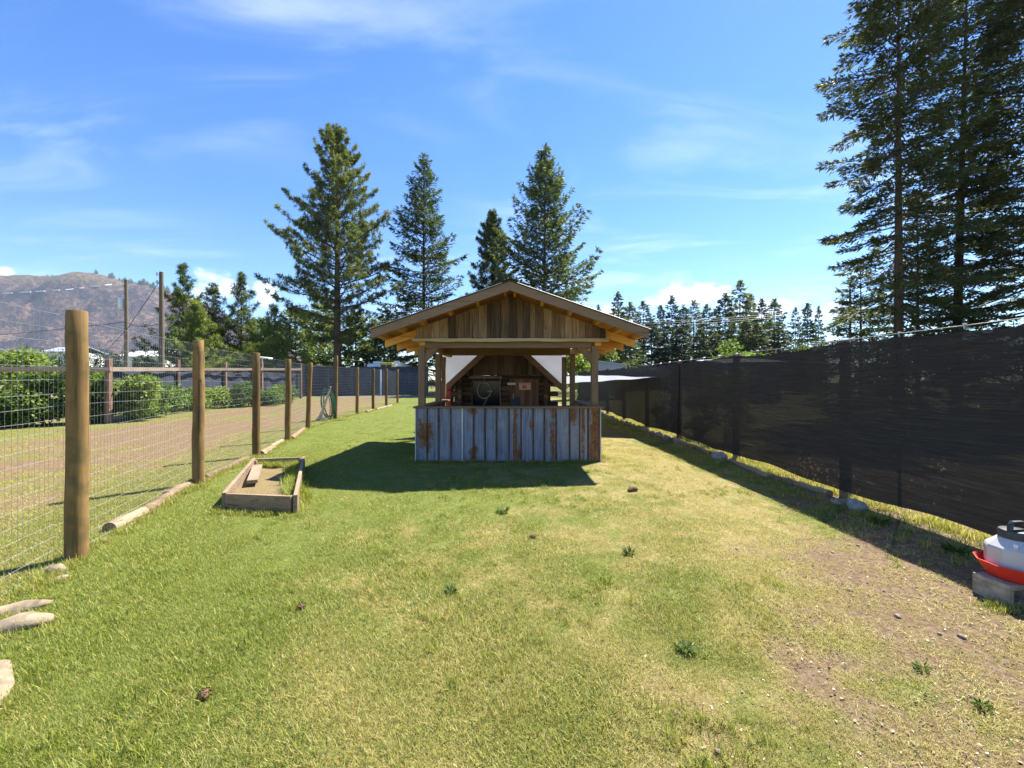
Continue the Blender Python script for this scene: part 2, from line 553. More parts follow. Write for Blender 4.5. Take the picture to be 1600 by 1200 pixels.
m, n = new_mat('driveway_dirt')
pos = n.new('ShaderNodeNewGeometry').outputs['Position']
dry = n.new('ShaderNodeAttribute', attribute_name='dry').outputs['Fac']
fine, mid = soil_colours(n, pos)
big = n.noise(pos, 0.7, 3, 0.55)
vor = n.new('ShaderNodeTexVoronoi', {'Vector': pos, 'Scale': 38.0}).outputs['Color']
soil = n.ramp(fine, [(0.27, (0.06, 0.04, 0.022)), (0.5, (0.15, 0.098, 0.048)), (0.74, (0.26, 0.185, 0.10))])
soil = n.mix(0.35, soil, n.mix(n.new('ShaderNodeSeparateColor', {0: vor}).outputs[0], (0.06, 0.038, 0.02), (0.29, 0.215, 0.13)))
grs = n.ramp(fine, [(0.3, (0.085, 0.085, 0.024)), (0.7, (0.21, 0.185, 0.068))])
f = n.maprange(n.math('ADD', n.math('MULTIPLY', n.math('SUBTRACT', big, 0.5), 0.8), n.math('ADD', dry, n.math('MULTIPLY', n.math('SUBTRACT', mid, 0.5), 0.5))), 0.3, 0.7)
finish(n, n.mix(f, grs, soil), 0.95, n.math('ADD', fine, mid), 0.8, 0.02, spec=0.15)
M['drive'] = m

m, n = new_mat('far_ground')
pos = n.new('ShaderNodeNewGeometry').outputs['Position']
f = n.noise(pos, 0.06, 6, 0.6)
f2 = n.noise(pos, 9.0, 5, 0.65)
c = n.ramp(n.math('ADD', n.math('MULTIPLY', f, 0.6), n.math('MULTIPLY', f2, 0.4)), [(0.32, (0.06, 0.075, 0.022)), (0.5, (0.13, 0.135, 0.045)), (0.68, (0.24, 0.205, 0.09))])
finish(n, c, 0.95, f2, 0.6, 0.03, spec=0.1)
M['far_ground'] = m

m, n = new_mat('road_gravel')
pos = n.new('ShaderNodeNewGeometry').outputs['Position']
f = n.noise(pos, 14.0, 6, 0.7)
finish(n, n.ramp(f, [(0.3, (0.13, 0.115, 0.095)), (0.7, (0.27, 0.245, 0.21))]), 0.95, f, 0.5, 0.02, spec=0.15)
M['road'] = m

m, n = new_mat('grass_blade')
dry = n.new('ShaderNodeAttribute', attribute_name='dry', attribute_type='INSTANCER').outputs['Fac']
tone = n.new('ShaderNodeAttribute', attribute_name='tone').outputs['Fac']
t2 = n.math('FRACT', n.math('MULTIPLY', tone, 17.3))
gcol = n.ramp(t2, [(0.0, (0.08, 0.125, 0.02)), (0.5, (0.185, 0.232, 0.033)), (1.0, (0.335, 0.35, 0.07))])
scol = n.ramp(t2, [(0.0, (0.24, 0.195, 0.065)), (0.5, (0.40, 0.345, 0.12)), (1.0, (0.55, 0.49, 0.21))])
isdry = n.maprange(n.math('SUBTRACT', dry, tone), -0.03, 0.03, smooth=False)
c = n.mix(isdry, gcol, scol)
p = n.new('ShaderNodeBsdfPrincipled', {'Base Color': c, 'Roughness': 0.55, 'Specular IOR Level': 0.3})
t = n.new('ShaderNodeBsdfTranslucent', {'Color': n.mix(1.0, c, (1.5, 1.5, 0.75), 'MULTIPLY')})
mx = n.new('ShaderNodeMixShader', {0: 0.35, 1: p.outputs[0], 2: t.outputs[0]})
n.new('ShaderNodeOutputMaterial', {0: mx.outputs[0]})
M['blade'] = m

# ---- corrugated sheet: painted blue galvanised steel with rust where the photograph shows it
m, n = new_mat('rusted_blue_sheet')
pos = n.new('ShaderNodeNewGeometry').outputs['Position']
sx, sy, sz = n.new('ShaderNodeSeparateXYZ', {0: pos}).outputs
streak = n.noise(n.mapping(pos, scale=(1, 1, 0.12)), 16.0, 5, 0.65)
blot = n.noise(pos, 9.0, 5, 0.65)
rust = None
for (bx, bz, rx, rz) in ((-1.57, 0.52, 0.20, 0.34), (-0.69, 0.17, 0.10, 0.20), (0.06, 0.55, 0.055, 0.9), (0.12, 0.15, 0.06, 0.25), (-0.72, 0.95, 0.10, 0.10), (0.73, 0.5, 0.05, 0.9),
                         (1.12, 0.85, 0.09, 0.22), (1.52, 0.5, 0.135, 1.2), (1.29, 0.6, 0.04, 0.8), (-1.1, 0.4, 0.04, 0.2), (0.35, 0.7, 0.04, 0.15)):
    qx = n.math('DIVIDE', n.math('SUBTRACT', sx, bx), rx)
    qz = n.math('DIVIDE', n.math('SUBTRACT', sz, bz), rz)
    v = n.math('SUBTRACT', 1.0, n.math('ADD', n.math('MULTIPLY', qx, qx), n.math('MULTIPLY', qz, qz)))
    v = n.math('MAXIMUM', v, -1.0)
    rust = v if rust is None else n.math('MAXIMUM', rust, v)
rustf = n.maprange(n.math('ADD', rust, n.math('ADD', n.math('MULTIPLY', n.math('SUBTRACT', blot, 0.5), 3.0), n.math('MULTIPLY', n.math('SUBTRACT', streak, 0.5), 3.4))), 0.0, 0.8)
blue = n.ramp(streak, [(0.3, (0.11, 0.122, 0.155)), (0.5, (0.185, 0.205, 0.255)), (0.72, (0.29, 0.30, 0.33))])
blue = n.mix(n.maprange(sx, 0.5, 1.2, 0, 0.7), blue, n.ramp(streak, [(0.3, (0.20, 0.18, 0.17)), (0.7, (0.36, 0.34, 0.34))]))
blue = n.mix(n.maprange(n.noise(pos, 3.0, 4, 0.6), 0.5, 0.75, 0, 0.5), blue, (0.36, 0.36, 0.36))
rcol = n.ramp(n.noise(pos, 22.0, 5, 0.7), [(0.3, (0.085, 0.036, 0.015)), (0.5, (0.20, 0.085, 0.028)), (0.72, (0.34, 0.17, 0.06))])
finish(n, n.mix(rustf, blue, rcol), n.mix(rustf, (0.42,) * 3, (0.9,) * 3), blot, 0.25, 0.004, 0.0, 0.5)
M['sheet'] = m

# ---- black shade cloth: a woven net that lets a little light through
m, n = new_mat('black_shade_cloth')
pos = n.new('ShaderNodeNewGeometry').outputs['Position']
st = n.noise(n.mapping(pos, scale=(1, 0.5, 14)), 5.0, 6, 0.75, 0.3)
sp = n.noise(pos, 22.0, 4, 0.75)
bg_ = n.noise(pos, 0.8, 3, 0.5)
c = n.ramp(st, [(0.35, (0.028, 0.025, 0.024)), (0.55, (0.045, 0.039, 0.034)), (0.78, (0.085, 0.073, 0.058))])
p = n.new('ShaderNodeBsdfPrincipled', {'Base Color': c, 'Roughness': 0.85, 'Specular IOR Level': 0.2})
b = n.new('ShaderNodeBump', {'Strength': 0.6, 'Distance': 0.02, 'Height': st})
n.t.links.new(b.outputs[0], p.inputs['Normal'])
a = n.math('ADD', 0.018, n.math('MULTIPLY', n.maprange(st, 0.40, 0.85), 0.035))
a = n.math('ADD', a, n.math('MULTIPLY', n.maprange(n.math('MULTIPLY', sp, n.math('ADD', bg_, 0.5)), 0.62, 0.80), 0.22))
tr = n.new('ShaderNodeBsdfTransparent', {'Color': (0.9, 0.9, 0.9, 1)})
mx = n.new('ShaderNodeMixShader', {0: a, 1: p.outputs[0], 2: tr.outputs[0]})
n.new('ShaderNodeOutputMaterial', {0: mx.outputs[0]})
M['cloth'] = m

# ---- white tarp and milky plastic
def tarp_mat(name, col, trans, rough=0.6):
    m, n = new_mat(name)
    v, rnd = obj_coords(n)
    f = n.noise(v, 3.0, 4, 0.6)
    c = n.ramp(f, [(0.3, tuple(x * 0.86 for x in col)), (0.7, col)])
    p = n.new('ShaderNodeBsdfPrincipled', {'Base Color': c, 'Roughness': rough})
    b = n.new('ShaderNodeBump', {'Strength': 0.3, 'Distance': 0.02, 'Height': f})
    n.t.links.new(b.outputs[0], p.inputs['Normal'])
    t = n.new('ShaderNodeBsdfTranslucent', {'Color': c})
    mx = n.new('ShaderNodeMixShader', {0: trans, 1: p.outputs[0], 2: t.outputs[0]})
    n.new('ShaderNodeOutputMaterial', {0: mx.outputs[0]})
    return m


M['tarp'] = tarp_mat('white_tarp', (0.27, 0.28, 0.32), 0.25)
M['sheeting'] = tarp_mat('white_plastic_sheet', (0.56, 0.58, 0.64), 0.25)
M['milky'] = tarp_mat('milky_plastic', (0.66, 0.65, 0.64), 0.3, 0.35)

# ---- mountain
m, n = new_mat('mountain_rock')
pos = n.new('ShaderNodeNewGeometry').outputs['Position']
nz = n.new('ShaderNodeSeparateXYZ', {0: n.new('ShaderNodeNewGeometry').outputs['Normal']}).outputs[2]
a = n.noise(n.mapping(pos, scale=(1, 1, 0.6)), 0.010, 9, 0.72, 0.6)
b = n.noise(pos, 0.065, 7, 0.75)
c = n.ramp(n.math('ADD', n.math('MULTIPLY', a, 0.5), n.math('MULTIPLY', b, 0.5)), [(0.41, (0.018, 0.020, 0.024)), (0.47, (0.034, 0.027, 0.034)), (0.52, (0.085, 0.056, 0.052)), (0.59, (0.24, 0.155, 0.105))])
tz = n.new('ShaderNodeSeparateXYZ', {0: pos}).outputs[2]
c = n.mix(n.maprange(n.math('ADD', tz, n.math('MULTIPLY', n.math('SUBTRACT', b, 0.5), 160.0)), 395.0, 460.0, 0, 0.75), c, n.ramp(b, [(0.38, (0.07, 0.058, 0.034)), (0.6, (0.20, 0.14, 0.072))]))
finish(n, c, 0.95, n.math('ADD', a, b), 1.0, 14.0, spec=0.1)
M['mountain'] = m


# ------------------------------------------------------------------ ground, lawn, driveway
POSTS = [(120, 875, 487), (310, 758, 533), (400, 714, 552), (450, 689.6, 561.5), (481, 670, 567), (524, 656, 556), (558, 647.6, 574), (583, 641.5, 575.5), (603.5, 636, 576), (621, 630, 577)]
PB = [gnd(a, b) for a, b, c in POSTS]
PT = [EYE + (HY - c) * p.y / F for p, (a, b, c) in zip(PB, POSTS)]
P0 = PB[0] + (PB[0] - PB[1])
P00 = P0 + Vector((0.88, -2.45, 0))
fl_y = np.array([P00.y, P0.y] + [p.y for p in PB] + [40.0])
fl_x = np.array([P00.x, P0.x] + [p.x for p in PB] + [PB[-1].x - 2.5])


def left_x(y):
    return np.interp(y, fl_y, fl_x)


def right_x(y):
    return 4.14 - 0.008 * np.asarray(y, float)


def dry_dirt(x, y):
    n1 = fbm(x, y, 0.55, 4, 1)
    n2 = fbm(x, y, 2.4, 3, 5)
    n3 = fbm(x, y, 5.5, 3, 8)
    d = 0.375 + 0.135 * np.clip(x, -3.0, 3.5) + 0.75 * (n1 - 0.5) + 0.7 * (n2 - 0.5) + 0.8 * (n3 - 0.5)
    d = d + 0.15 * sstep(x, 0.3, 2.0) - 0.55 * sstep(x, 2.7, 3.4) * sstep(y, 2.6, 4.5)     # greener in the strip along the cloth fence
    d = d - 0.30 * sstep(-x, 0.4, 2.0) * sstep(y, 6.5, 8.5)
    d = np.clip(d, 0.10, 0.97)
    dd = sstep(x * 0.85 - (y - 1.4) * 0.52 + 1.5 * (n1 - 0.5) + 1.3 * (n2 - 0.5) + 0.8 * (n3 - 0.5), 0.15, 1.6)
    hut = sstep(0.35 - np.maximum(np.abs(x + 0.05) - 1.75, np.maximum(7.40 - y, y - 14)), 0.0, 0.5) * (0.55 + 0.9 * (n2 - 0.5))
    under = sstep(x, 3.55, 3.9) * 0.35
    return d, np.clip(np.maximum(np.maximum(dd, hut), under), 0, 1)


def strip(name, xa, xb, ys, nx, lift, mat, bump=0.0, dryfun=None):
    ys = np.asarray(ys, float)
    t = np.linspace(0, 1, nx)
    Y = np.repeat(ys[:, None], nx, 1)
    X = xa(ys)[:, None] * (1 - t) + xb(ys)[:, None] * t
    Z = g(X, Y) + lift
    if bump:
        Z = Z + bump * (fbm(X, Y, 3.0, 3, 2) - 0.2)
    V = np.stack([X, Y, Z], -1).reshape(-1, 3)
    i, j = np.meshgrid(np.arange(len(ys) - 1), np.arange(nx - 1), indexing='ij')
    a = (i * nx + j).ravel()
    Fq = np.stack([a, a + 1, a + nx + 1, a + nx], -1)
    at_ = {}
    if dryfun is not None:
        d, e = dryfun(V[:, 0], V[:, 1])
        at_ = {'dry': d, 'dirt': e}
    me = np_mesh(name, V, [Fq], mat, smooth=True, attrs=at_)
    o = link(bpy.data.objects.new(name, me))
    o['kind'] = 'structure'
    return o


ys = np.concatenate([np.linspace(-400, -30, 5)[:-1], np.linspace(-30, 60, 91), np.linspace(80, 3050, 16)])
strip('ground', lambda y: np.full_like(y, -5200.0), lambda y: np.full_like(y, 1500.0), ys, 3, 0.0, M['far_ground'])
ys_l = np.concatenate([np.linspace(-5, 1, 8)[:-1], np.linspace(1, 10, 190)[:-1], np.linspace(10, 32, 120)])
strip('lawn', left_x, lambda y: np.full_like(y, 9.0), ys_l, 220, 0.006, M['lawn'], 0.02, dry_dirt)


def drive_dry(x, y):
    gx = left_x(y)
    e1 = sstep(gx - x, 0.2, 1.8)
    gl = np.interp(y, [0, 10, 14, 20, 26, 40], [-12.5, -13.0, -13.2, -15.2, -15.6, -15.0])
    e2 = sstep(x - gl, 0.3, 2.2)
    return np.clip(0.80 * e1 * e2 + 0.08 - 2.3 * (fbm(x, y * 0.55, 0.55, 5, 41) - 0.45), 0, 1), np.zeros_like(x)


strip('driveway', lambda y: np.interp(y, [-5, 10, 20, 40], [-18, -18, -22, -24]), left_x, np.linspace(-5, 33, 140), 70, 0.004, M['drive'], 0.012, drive_dry)
strip('road', lambda y: np.full_like(y, -60.0), lambda y: np.full_like(y, 2.0), np.linspace(33.2, 35.2, 6), 8, 0.008, M['road'])

# ------------------------------------------------------------------ mountain
RX = [-5200, -4300, -3200, -2700, -2375, -2110, -1930, -1850, -1800, -1770, -1690, -1603, -1480, -1300, -1050, -700]
RH = [60, 330, 430, 455, 470, 498, 503, 488, 470, 463, 455, 426, 372, 270, 120, 0]


def mount_h(x, y):
    r = np.interp(x, RX, RH)
    t = np.clip((y - 1250.0) / 650.0, 0, 1)
    back = np.clip((y - 1980.0) / 1000.0, 0, 1)
    s = np.where(t < 0.62, 0.62 * (t / 0.62) ** 1.25, 0.62 + 0.38 * np.sin((t - 0.62) / 0.38 * math.pi / 2) ** 0.8)
    rid = np.abs(fbm(x, y * 0.45, 0.0065, 4, 9) - 0.5) * 2
    h = r * s * (1 - back ** 1.5)
    h = h - (rid * 170 - 45) * np.sin(np.pi * np.clip(t, 0, 1)) * (r / 500)
    return h + (fbm(x, y, 0.03, 3, 4) - 0.5) * 26 * np.sin(np.pi * np.clip(t * 0.96, 0, 1)) - 2.0


xs = np.linspace(-5200, -700, 240)
ysm = np.linspace(1240, 3000, 110)
X, Y = np.meshgrid(xs, ysm, indexing='xy')
V = np.stack([X, Y, mount_h(X, Y)], -1).reshape(-1, 3)
i, j = np.meshgrid(np.arange(len(ysm) - 1), np.arange(len(xs) - 1), indexing='ij')
a = (i * len(xs) + j).ravel()
o = link(bpy.data.objects.new('mountain', np_mesh('mountain', V, [np.stack([a, a + 1, a + len(xs) + 1, a + len(xs)], -1)], M['mountain'], smooth=True)))
o['kind'] = 'structure'


def on_mountain(px, py):
    for d in np.linspace(1250, 2600, 1400):
        p = at(px, py, d)
        if mount_h(np.array([p.x]), np.array([p.y]))[0] >= p.z:
            return p
    return None


segs = ((6, 20, 458.5, 458), (34, 49, 457, 456.3), (57, 71, 455.5, 455), (83, 94, 454, 453.5), (103, 116, 452.8, 451.5), (125, 132, 450.3, 449.8), (145, 157, 448, 447), (165, 175, 445.5, 444.5))
ref = on_mountain(90, 455)
if ref:
    rbar = thing('road_barrier', 'broken white line of roadside barrier crossing the upper mountain face', 'road barrier', tuple(ref))
    for (a, b, c, e) in segs:
        dd_ = ref.y - 4
        p, q = at(a, c, dd_), at(b, e, dd_)
        pz, qz = on_mountain(a, c), on_mountain(b, e)
        p = pz or p
        q = qz or q
        MB().bar(p + Vector((0, -2, 0)), q + Vector((0, -2, 0)), 4.0, 3.2).build('barrier_section', M['white_paint'], rbar)


RIDGE = True
# ------------------------------------------------------------------ foliage builders (all vectorised)
def unit(v):
    return v / np.maximum(np.linalg.norm(v, axis=-1, keepdims=True), 1e-9)


def kites(P, D, L, Wd, rs, twist=None):
    """kite-shaped needle sprays: base P, direction D, length L, width Wd -> V (n*4,3), F (n,4)"""
    n_ = len(P)
    up = unit(rs.normal(size=(n_, 3)) * 0.7 + np.array([0, 0, 1.0]))
    S = unit(np.cross(D, up))
    L = np.asarray(L)[:, None]
    Wd = np.asarray(Wd)[:, None]
    N_ = np.cross(S, D)
    mid = P + D * L * 0.45 + N_ * L * 0.05
    V = np.stack([P, mid + S * Wd * 0.5, P + D * L, mid - S * Wd * 0.5], 1)
    return V.reshape(-1, 3), np.arange(n_ * 4).reshape(-1, 4)


class Tree:
    def __init__(s, seed):
        s.rs = np.random.default_rng(seed)
        s.V, s.F, s.tone, s.n = [], [], [], 0
        s.limb = MB()

    def add(s, V, Fc, tone):
        s.V.append(V)
        s.F.append(Fc + s.n)
        s.n += len(V)
        s.tone.append(tone)

    def branches(s, H, Rm, zb, step, nb, e_lo, e_hi, power, jitter=0.18, round_low=0.0, gaps=0.0):
        rs = s.rs
        z, a, L, e = [], [], [], []
        zz = zb
        while zz < H - 0.15:
            t = (zz - zb) / (H - zb)
            for k in range(nb):
                if rs.random() < gaps:
                    continue
                env = (1 - t) ** power
                if round_low:
                    env *= 0.45 + 0.55 * min(1.0, t / round_low)
                l = Rm * env * rs.uniform(1 - 2 * jitter, 1 + jitter) + 0.12
                z.append(zz + rs.uniform(-step, step) * 0.45)
                a.append(2 * math.pi * (k + rs.uniform(-0.4, 0.4)) / nb + zz * 2.4)
                L.append(l)
                e.append(R(e_lo + (e_hi - e_lo) * t + rs.uniform(-9, 9)))
            zz += step * (1 - 0.45 * t)
        s.z, s.a, s.L, s.e = map(np.array, (z, a, L, e))
        s.H, s.zb = H, zb

    def trunk(s, r0, lean=(0, 0), sides=8, limbs=True, bend=0.0):
        H = s.H
        s.lean = np.array([lean[0], lean[1]])
        pts, rad = [], []
        for k in range(9):
            t = k / 8
            pts.append((lean[0] * t * H, lean[1] * t * H, t * H - (0.25 if k == 0 else 0)))
            rad.append(max(0.012, r0 * (1.18 if k == 0 else 1) * (1 - t) ** 0.85))
        s.limb.tube(pts, rad, sides)
        if limbs:
            for z, a, L, e in zip(s.z, s.a, s.L, s.e):
                t = z / H
                pts = []
                for q in (0, 0.5, 0.92):
                    p = s.pos(np.array([z]), np.array([a]), np.array([L]), np.array([e]), np.array([q]))[0]
                    pts.append(p)
                rb = min(0.10, 0.012 + 0.013 * L)
                s.limb.tube(pts, [rb, rb * 0.6, rb * 0.2], 3, cap=False)

    def pos(s, z, a, L, e, q):
        """point at fraction q of a branch, with sag and a raised tip"""
        u = np.stack([np.cos(a), np.sin(a), np.zeros_like(a)], -1)
        r = (L * q * np.cos(e))[:, None]
        zz = z + L * q * np.sin(e) - s.sag * L * q ** 2 + s.tip * L * q ** 4
        P = u * r
        P[:, 2] = zz
        P[:, 0] += s.lean[0] * z
        P[:, 1] += s.lean[1] * z
        return P

    sag, tip = 0.10, 0.10
    lean = np.zeros(2)

    def sprays(s, N, tw=0.34, spray=(0.34, 0.12), K=7, q0=0.12, droop=0.25, wexp=1.3):
        rs = s.rs
        w = s.L ** wexp
        b = rs.choice(len(s.L), N, p=w / w.sum())
        L = s.L[b]
        k = rs.integers(0, K, N)
        qt = q0 + (1 - q0) * ((k + 0.5) / K) ** 0.8 + rs.normal(size=N) * 0.012
        side = np.where(rs.random(N) < 0.5, -1.0, 1.0)
        tpos = rs.random(N) ** 0.7
        wid = tw * L * (1.05 - qt) * (0.65 + 0.7 * ((b * 7 + k * 13) % 10) / 10) + 0.10
        q = np.clip(qt + tpos * wid * 0.55 / L, 0, 1.03)
        P = s.pos(s.z[b], s.a[b], L, s.e[b], q)
        u = np.stack([np.cos(s.a[b]), np.sin(s.a[b]), np.zeros(N)], -1)
        v = np.stack([-np.sin(s.a[b]), np.cos(s.a[b]), np.zeros(N)], -1)
        P = P + v * (side * tpos * wid)[:, None]
        P[:, 2] -= droop * tpos * wid * rs.uniform(0.3, 1.2, N)
        P += rs.normal(size=(N, 3)) * 0.03
        D = unit(u * 0.75 + v * (side * (0.35 + 0.6 * rs.random(N)))[:, None] + rs.normal(size=(N, 3)) * 0.35 + np.array([0, 0, -0.10]))
        l = spray[0] * rs.uniform(0.6, 1.25, N)
        Vv, Ff = kites(P, D, l, spray[1] * rs.uniform(0.7, 1.3, N), rs)
        s.add(Vv, Ff, np.clip(rs.normal(0.5, 0.22, N) + 0.10 * (((b * 31) % 11) / 11 - 0.5), 0, 1))
        nt = 60                                                     # the leader
        P = np.zeros((nt, 3))
        P[:, 2] = s.H - rs.random(nt) ** 1.5 * 0.09 * s.H
        P[:, 0] += s.lean[0] * P[:, 2]
        P[:, 1] += s.lean[1] * P[:, 2]
        an = rs.random(nt) * 6.283
        D = unit(np.stack([np.cos(an), np.sin(an), np.full(nt, 1.0)], -1))
        Vv, Ff = kites(P, D, np.full(nt, spray[0] * 1.1), np.full(nt, spray[1]), rs)
        s.add(Vv, Ff, rs.random(nt))

    def tufts(s, N, nn=16, ln=0.34, wd=0.05, q0=0.35, lat=0.30, wexp=1.2):
        """balls of long needles round the shoots"""
        rs = s.rs
        w = s.L ** wexp
        b = rs.choice(len(s.L), N, p=w / w.sum())
        L = s.L[b]
        q = q0 + (1 - q0) * rs.random(N) ** 0.6
        P = s.pos(s.z[b], s.a[b], L, s.e[b], q)
        v = np.stack([-np.sin(s.a[b]), np.cos(s.a[b]), np.zeros(N)], -1)
        off = rs.normal(size=N) * lat * L * (1.15 - q) * 0.6
        P = P + v * off[:, None]
        P[:, 2] += np.abs(rs.normal(size=N)) * 0.12 * L * (1.1 - q)
        tips = rs.random(24)
        T = np.zeros((24, 3))
        T[:, 2] = s.H - tips * 0.08 * s.H
        T[:, :2] = s.lean * T[:, 2:3] + rs.normal(size=(24, 2)) * 0.12
        P = np.concatenate([P, T])
        tone = np.clip(rs.normal(0.5, 0.2, len(P)), 0, 1)
        u = unit(np.stack([P[:, 0], P[:, 1], np.full(len(P), 0.9)], -1))
        PP = np.repeat(P, nn, 0)
        D = unit(rs.normal(size=(len(PP), 3)) + np.repeat(u, nn, 0) * 0.75)
        Vv, Ff = kites(PP, D, ln * rs.uniform(0.7, 1.2, len(PP)), np.full(len(PP), wd), rs)
        s.add(Vv, Ff, np.clip(np.repeat(tone, nn) + rs.normal(size=len(PP)) * 0.12, 0, 1))

    def blobs(s, C, rad, N, leaf=(0.12, 0.09), flat=0.8, shell=0.45):
        """leaves spread through ellipsoid clumps centred on C"""
        rs = s.rs
        C = np.asarray(C, float)
        rad = np.asarray(rad, float)
        b = rs.choice(len(C), N, p=rad ** 2 / (rad ** 2).sum())
        d = unit(rs.normal(size=(N, 3)))
        r = rad[b] * (shell + (1 - shell) * rs.random(N) ** 0.5) * rs.uniform(0.8, 1.12, N)
        P = C[b] + d * r[:, None] * np.array([1, 1, flat])
        P[:, 2] = np.maximum(P[:, 2], 0.03)
        D = unit(d * 0.5 + rs.normal(size=(N, 3)) * 0.8 + np.array([0, 0, -0.15]))
        Vv, Ff = kites(P, D, leaf[0] * rs.uniform(0.6, 1.3, N), leaf[1] * rs.uniform(0.7, 1.2, N), rs)
        s.add(Vv, Ff, np.clip(rs.normal(0.5, 0.2, N) + 0.2 * (((b * 37) % 11) / 11 - 0.5), 0, 1))

    def mesh(s, name, mat):
        return np_mesh(name, np.concatenate(s.V), [np.concatenate(s.F)], mat, tone=np.concatenate(s.tone))

    def place(s, name, label, cat, loc, leafmat, barkmat, group=None, crown='crown', trunk='trunk'):
        t = thing(name, label, cat, loc, 0, group)
        c = bpy.data.objects.new(crown, s.mesh(name + '_crown', leafmat))
        link(c, t)
        if s.limb.v:
            k = MB()
            k.v, k.f = s.limb.v, s.limb.f
            me = bpy.data.meshes.new(trunk)
            me.from_pydata(k.v, [], k.f)
            me.polygons.foreach_set('use_smooth', np.ones(len(me.polygons), bool))
            me.materials.append(barkmat)
            link(bpy.data.objects.new(trunk, me), t)
        return t


def spot(px, d):
    x = (px - CX) * d / F
    return (x, d, float(g(x, d)))


def tall(top, d):
    return EYE + (HY - top) * d / F - float(g(0, d))


def spruce_tree(label, px, top, d, half, seed, zb=1.2, N=9000, mat='spruce', gaps=0.06, r0=0.26, name='spruce_tree', cat='spruce', spray=(0.5, 0.16), step=0.6, nb=6, power=0.9, e=(-14, 38), group=None, sag=0.10, tip=0.12, lean=(0, 0), tw=0.34, K=7, jitter=0.18, q0=0.12, shoots=0):
    T = Tree(seed)
    T.sag, T.tip = sag, tip
    T.lean = np.array(lean)
    T.branches(tall(top, d), half * d / F, zb, step, nb, e[0], e[1], power, gaps=gaps, jitter=jitter)
    T.trunk(r0, lean)
    if shoots:
        T.tufts(shoots, nn=11, ln=0.30, wd=0.04, q0=0.15, lat=0.42, wexp=1.4)
    else:
        T.sprays(N, spray=spray, tw=tw, K=K, q0=q0)
    return T.place(name, label, cat, spot(px, d), M[mat], M['bark'], group)


# ---- the pines and spruces behind the hut
T = Tree(11)
T.sag, T.tip = 0.12, 0.22
T.lean = np.array([0.0, 0.0])
T.branches(tall(208, 40), 7.0, 5.0, 0.62, 6, 6, 54, 0.60, jitter=0.36, round_low=0.22, gaps=0.11)
T.trunk(0.42, (0.0, 0.0), 10)
T.tufts(4200, nn=16, ln=0.38, wd=0.065, q0=0.25, lat=0.36)
T.place('pine_tree', 'tall ponderosa pine with bare lower trunk, left of the hut', 'pine tree', spot(527, 40), M['pine'], M['pine_bark'])

spruce_tree('tall spruce with drooping branches between the big pine and the hut', 662, 243, 46, 104, 12, zb=1.2, N=36000, power=0.86, spray=(0.46, 0.11), gaps=0.16, jitter=0.34, K=8, tip=0.16, e=(-12, 46))
spruce_tree('broad tall spruce rising behind the right slope of the hut roof', 851, 229, 45, 128, 13, zb=1.2, N=46000, power=0.86, spray=(0.48, 0.12), e=(0, 50), gaps=0.10, jitter=0.32, K=8, tip=0.2)
T = Tree(14)
T.sag, T.tip = 0.10, 0.2
T.branches(tall(333, 50), 4.3, 3.0, 0.6, 5, 0, 50, 0.6, jitter=0.2, round_low=0.2, gaps=0.1)
T.trunk(0.26, (0, 0), 8)
T.tufts(2600, nn=14, ln=0.44, wd=0.085, q0=0.2, lat=0.34)
T.place('pine_tree', 'shorter rounded pine beside the broad spruce, above the hut ridge', 'pine tree', spot(769, 50), M['pine'], M['pine_bark'])

# ---- three big firs beyond the shade-cloth fence on the right
fk = dict(mat='fir', name='fir_tree', cat='fir', group='big firs behind the shade cloth fence', step=0.46, nb=6, gaps=0.14, sag=0.18, tip=0.12)
spruce_tree('big dark fir with long ragged branches, leftmost behind the shade cloth fence', 1404, -75, 17, 100, 21, zb=1.2, N=46000, r0=0.19, power=0.22, spray=(0.24, 0.058), e=(-24, 20), K=9, tw=0.26, jitter=0.42, **fk)
spruce_tree('big fir with a leaning bare-looking trunk, second behind the shade cloth fence', 1492, -95, 18.5, 74, 22, zb=2.0, N=31000, r0=0.19, power=0.26, spray=(0.24, 0.056), e=(-24, 20), K=9, tw=0.26, jitter=0.40, lean=(0.028, 0.0), **fk)
spruce_tree('big dense fir at the right edge, behind the chicken waterer', 1612, -110, 17.5, 116, 23, zb=0.6, N=64000, r0=0.26, power=0.40, spray=(0.26, 0.062), e=(-16, 22), K=9, tw=0.34, jitter=0.22, **fk)
spruce_tree('thin young fir between the two ragged big firs', 1434, 300, 19, 46, 24, zb=2.0, N=6000, r0=0.10, power=0.7, spray=(0.24, 0.058), e=(-16, 24), K=8, **fk)
T = Tree(25)
T.sag, T.tip = 0.2, 0.1
T.branches(tall(420, 24), 2.6, 0.6, 0.5, 6, -8, 30, 0.7)
T.trunk(0.12)
T.sprays(11000, spray=(0.26, 0.07))
T.place('fir_tree', 'low bushy fir at the foot of the leftmost big fir', 'fir', spot(1345, 24), M['fir'], M['bark'], 'big firs behind the shade cloth fence')

# ---- young pines beside the utility poles
yk = dict(mat='young_pine', name='young_pine', cat='pine tree', group='young pines beside the utility poles', step=0.42, nb=6, sag=0.06, tip=0.34, e=(2, 50))
for k, (px, top, d, half, lab, N) in enumerate((
        (286, 416, 30, 56, 'light green young pine with a forked leader, right beside the brown utility pole', 6000),
        (333, 446, 31, 54, 'light green young pine, between two taller pines in front of the white cloud', 5500),
        (377, 429, 32, 54, 'slim light green young pine, nearest to the tall ponderosa', 6000),
        (308, 472, 28, 48, 'low bushy light green pine in front of the young pines', 5000),
        (428, 478, 36, 52, 'yellowish young pine at the foot of the tall ponderosa', 5500))):
    spruce_tree(lab, px, top, d, half, 40 + k, zb=0.5, N=int(N * 2.1), jitter=0.32, r0=0.10, power=0.92, gaps=0.16, shoots=N // 4, **yk)

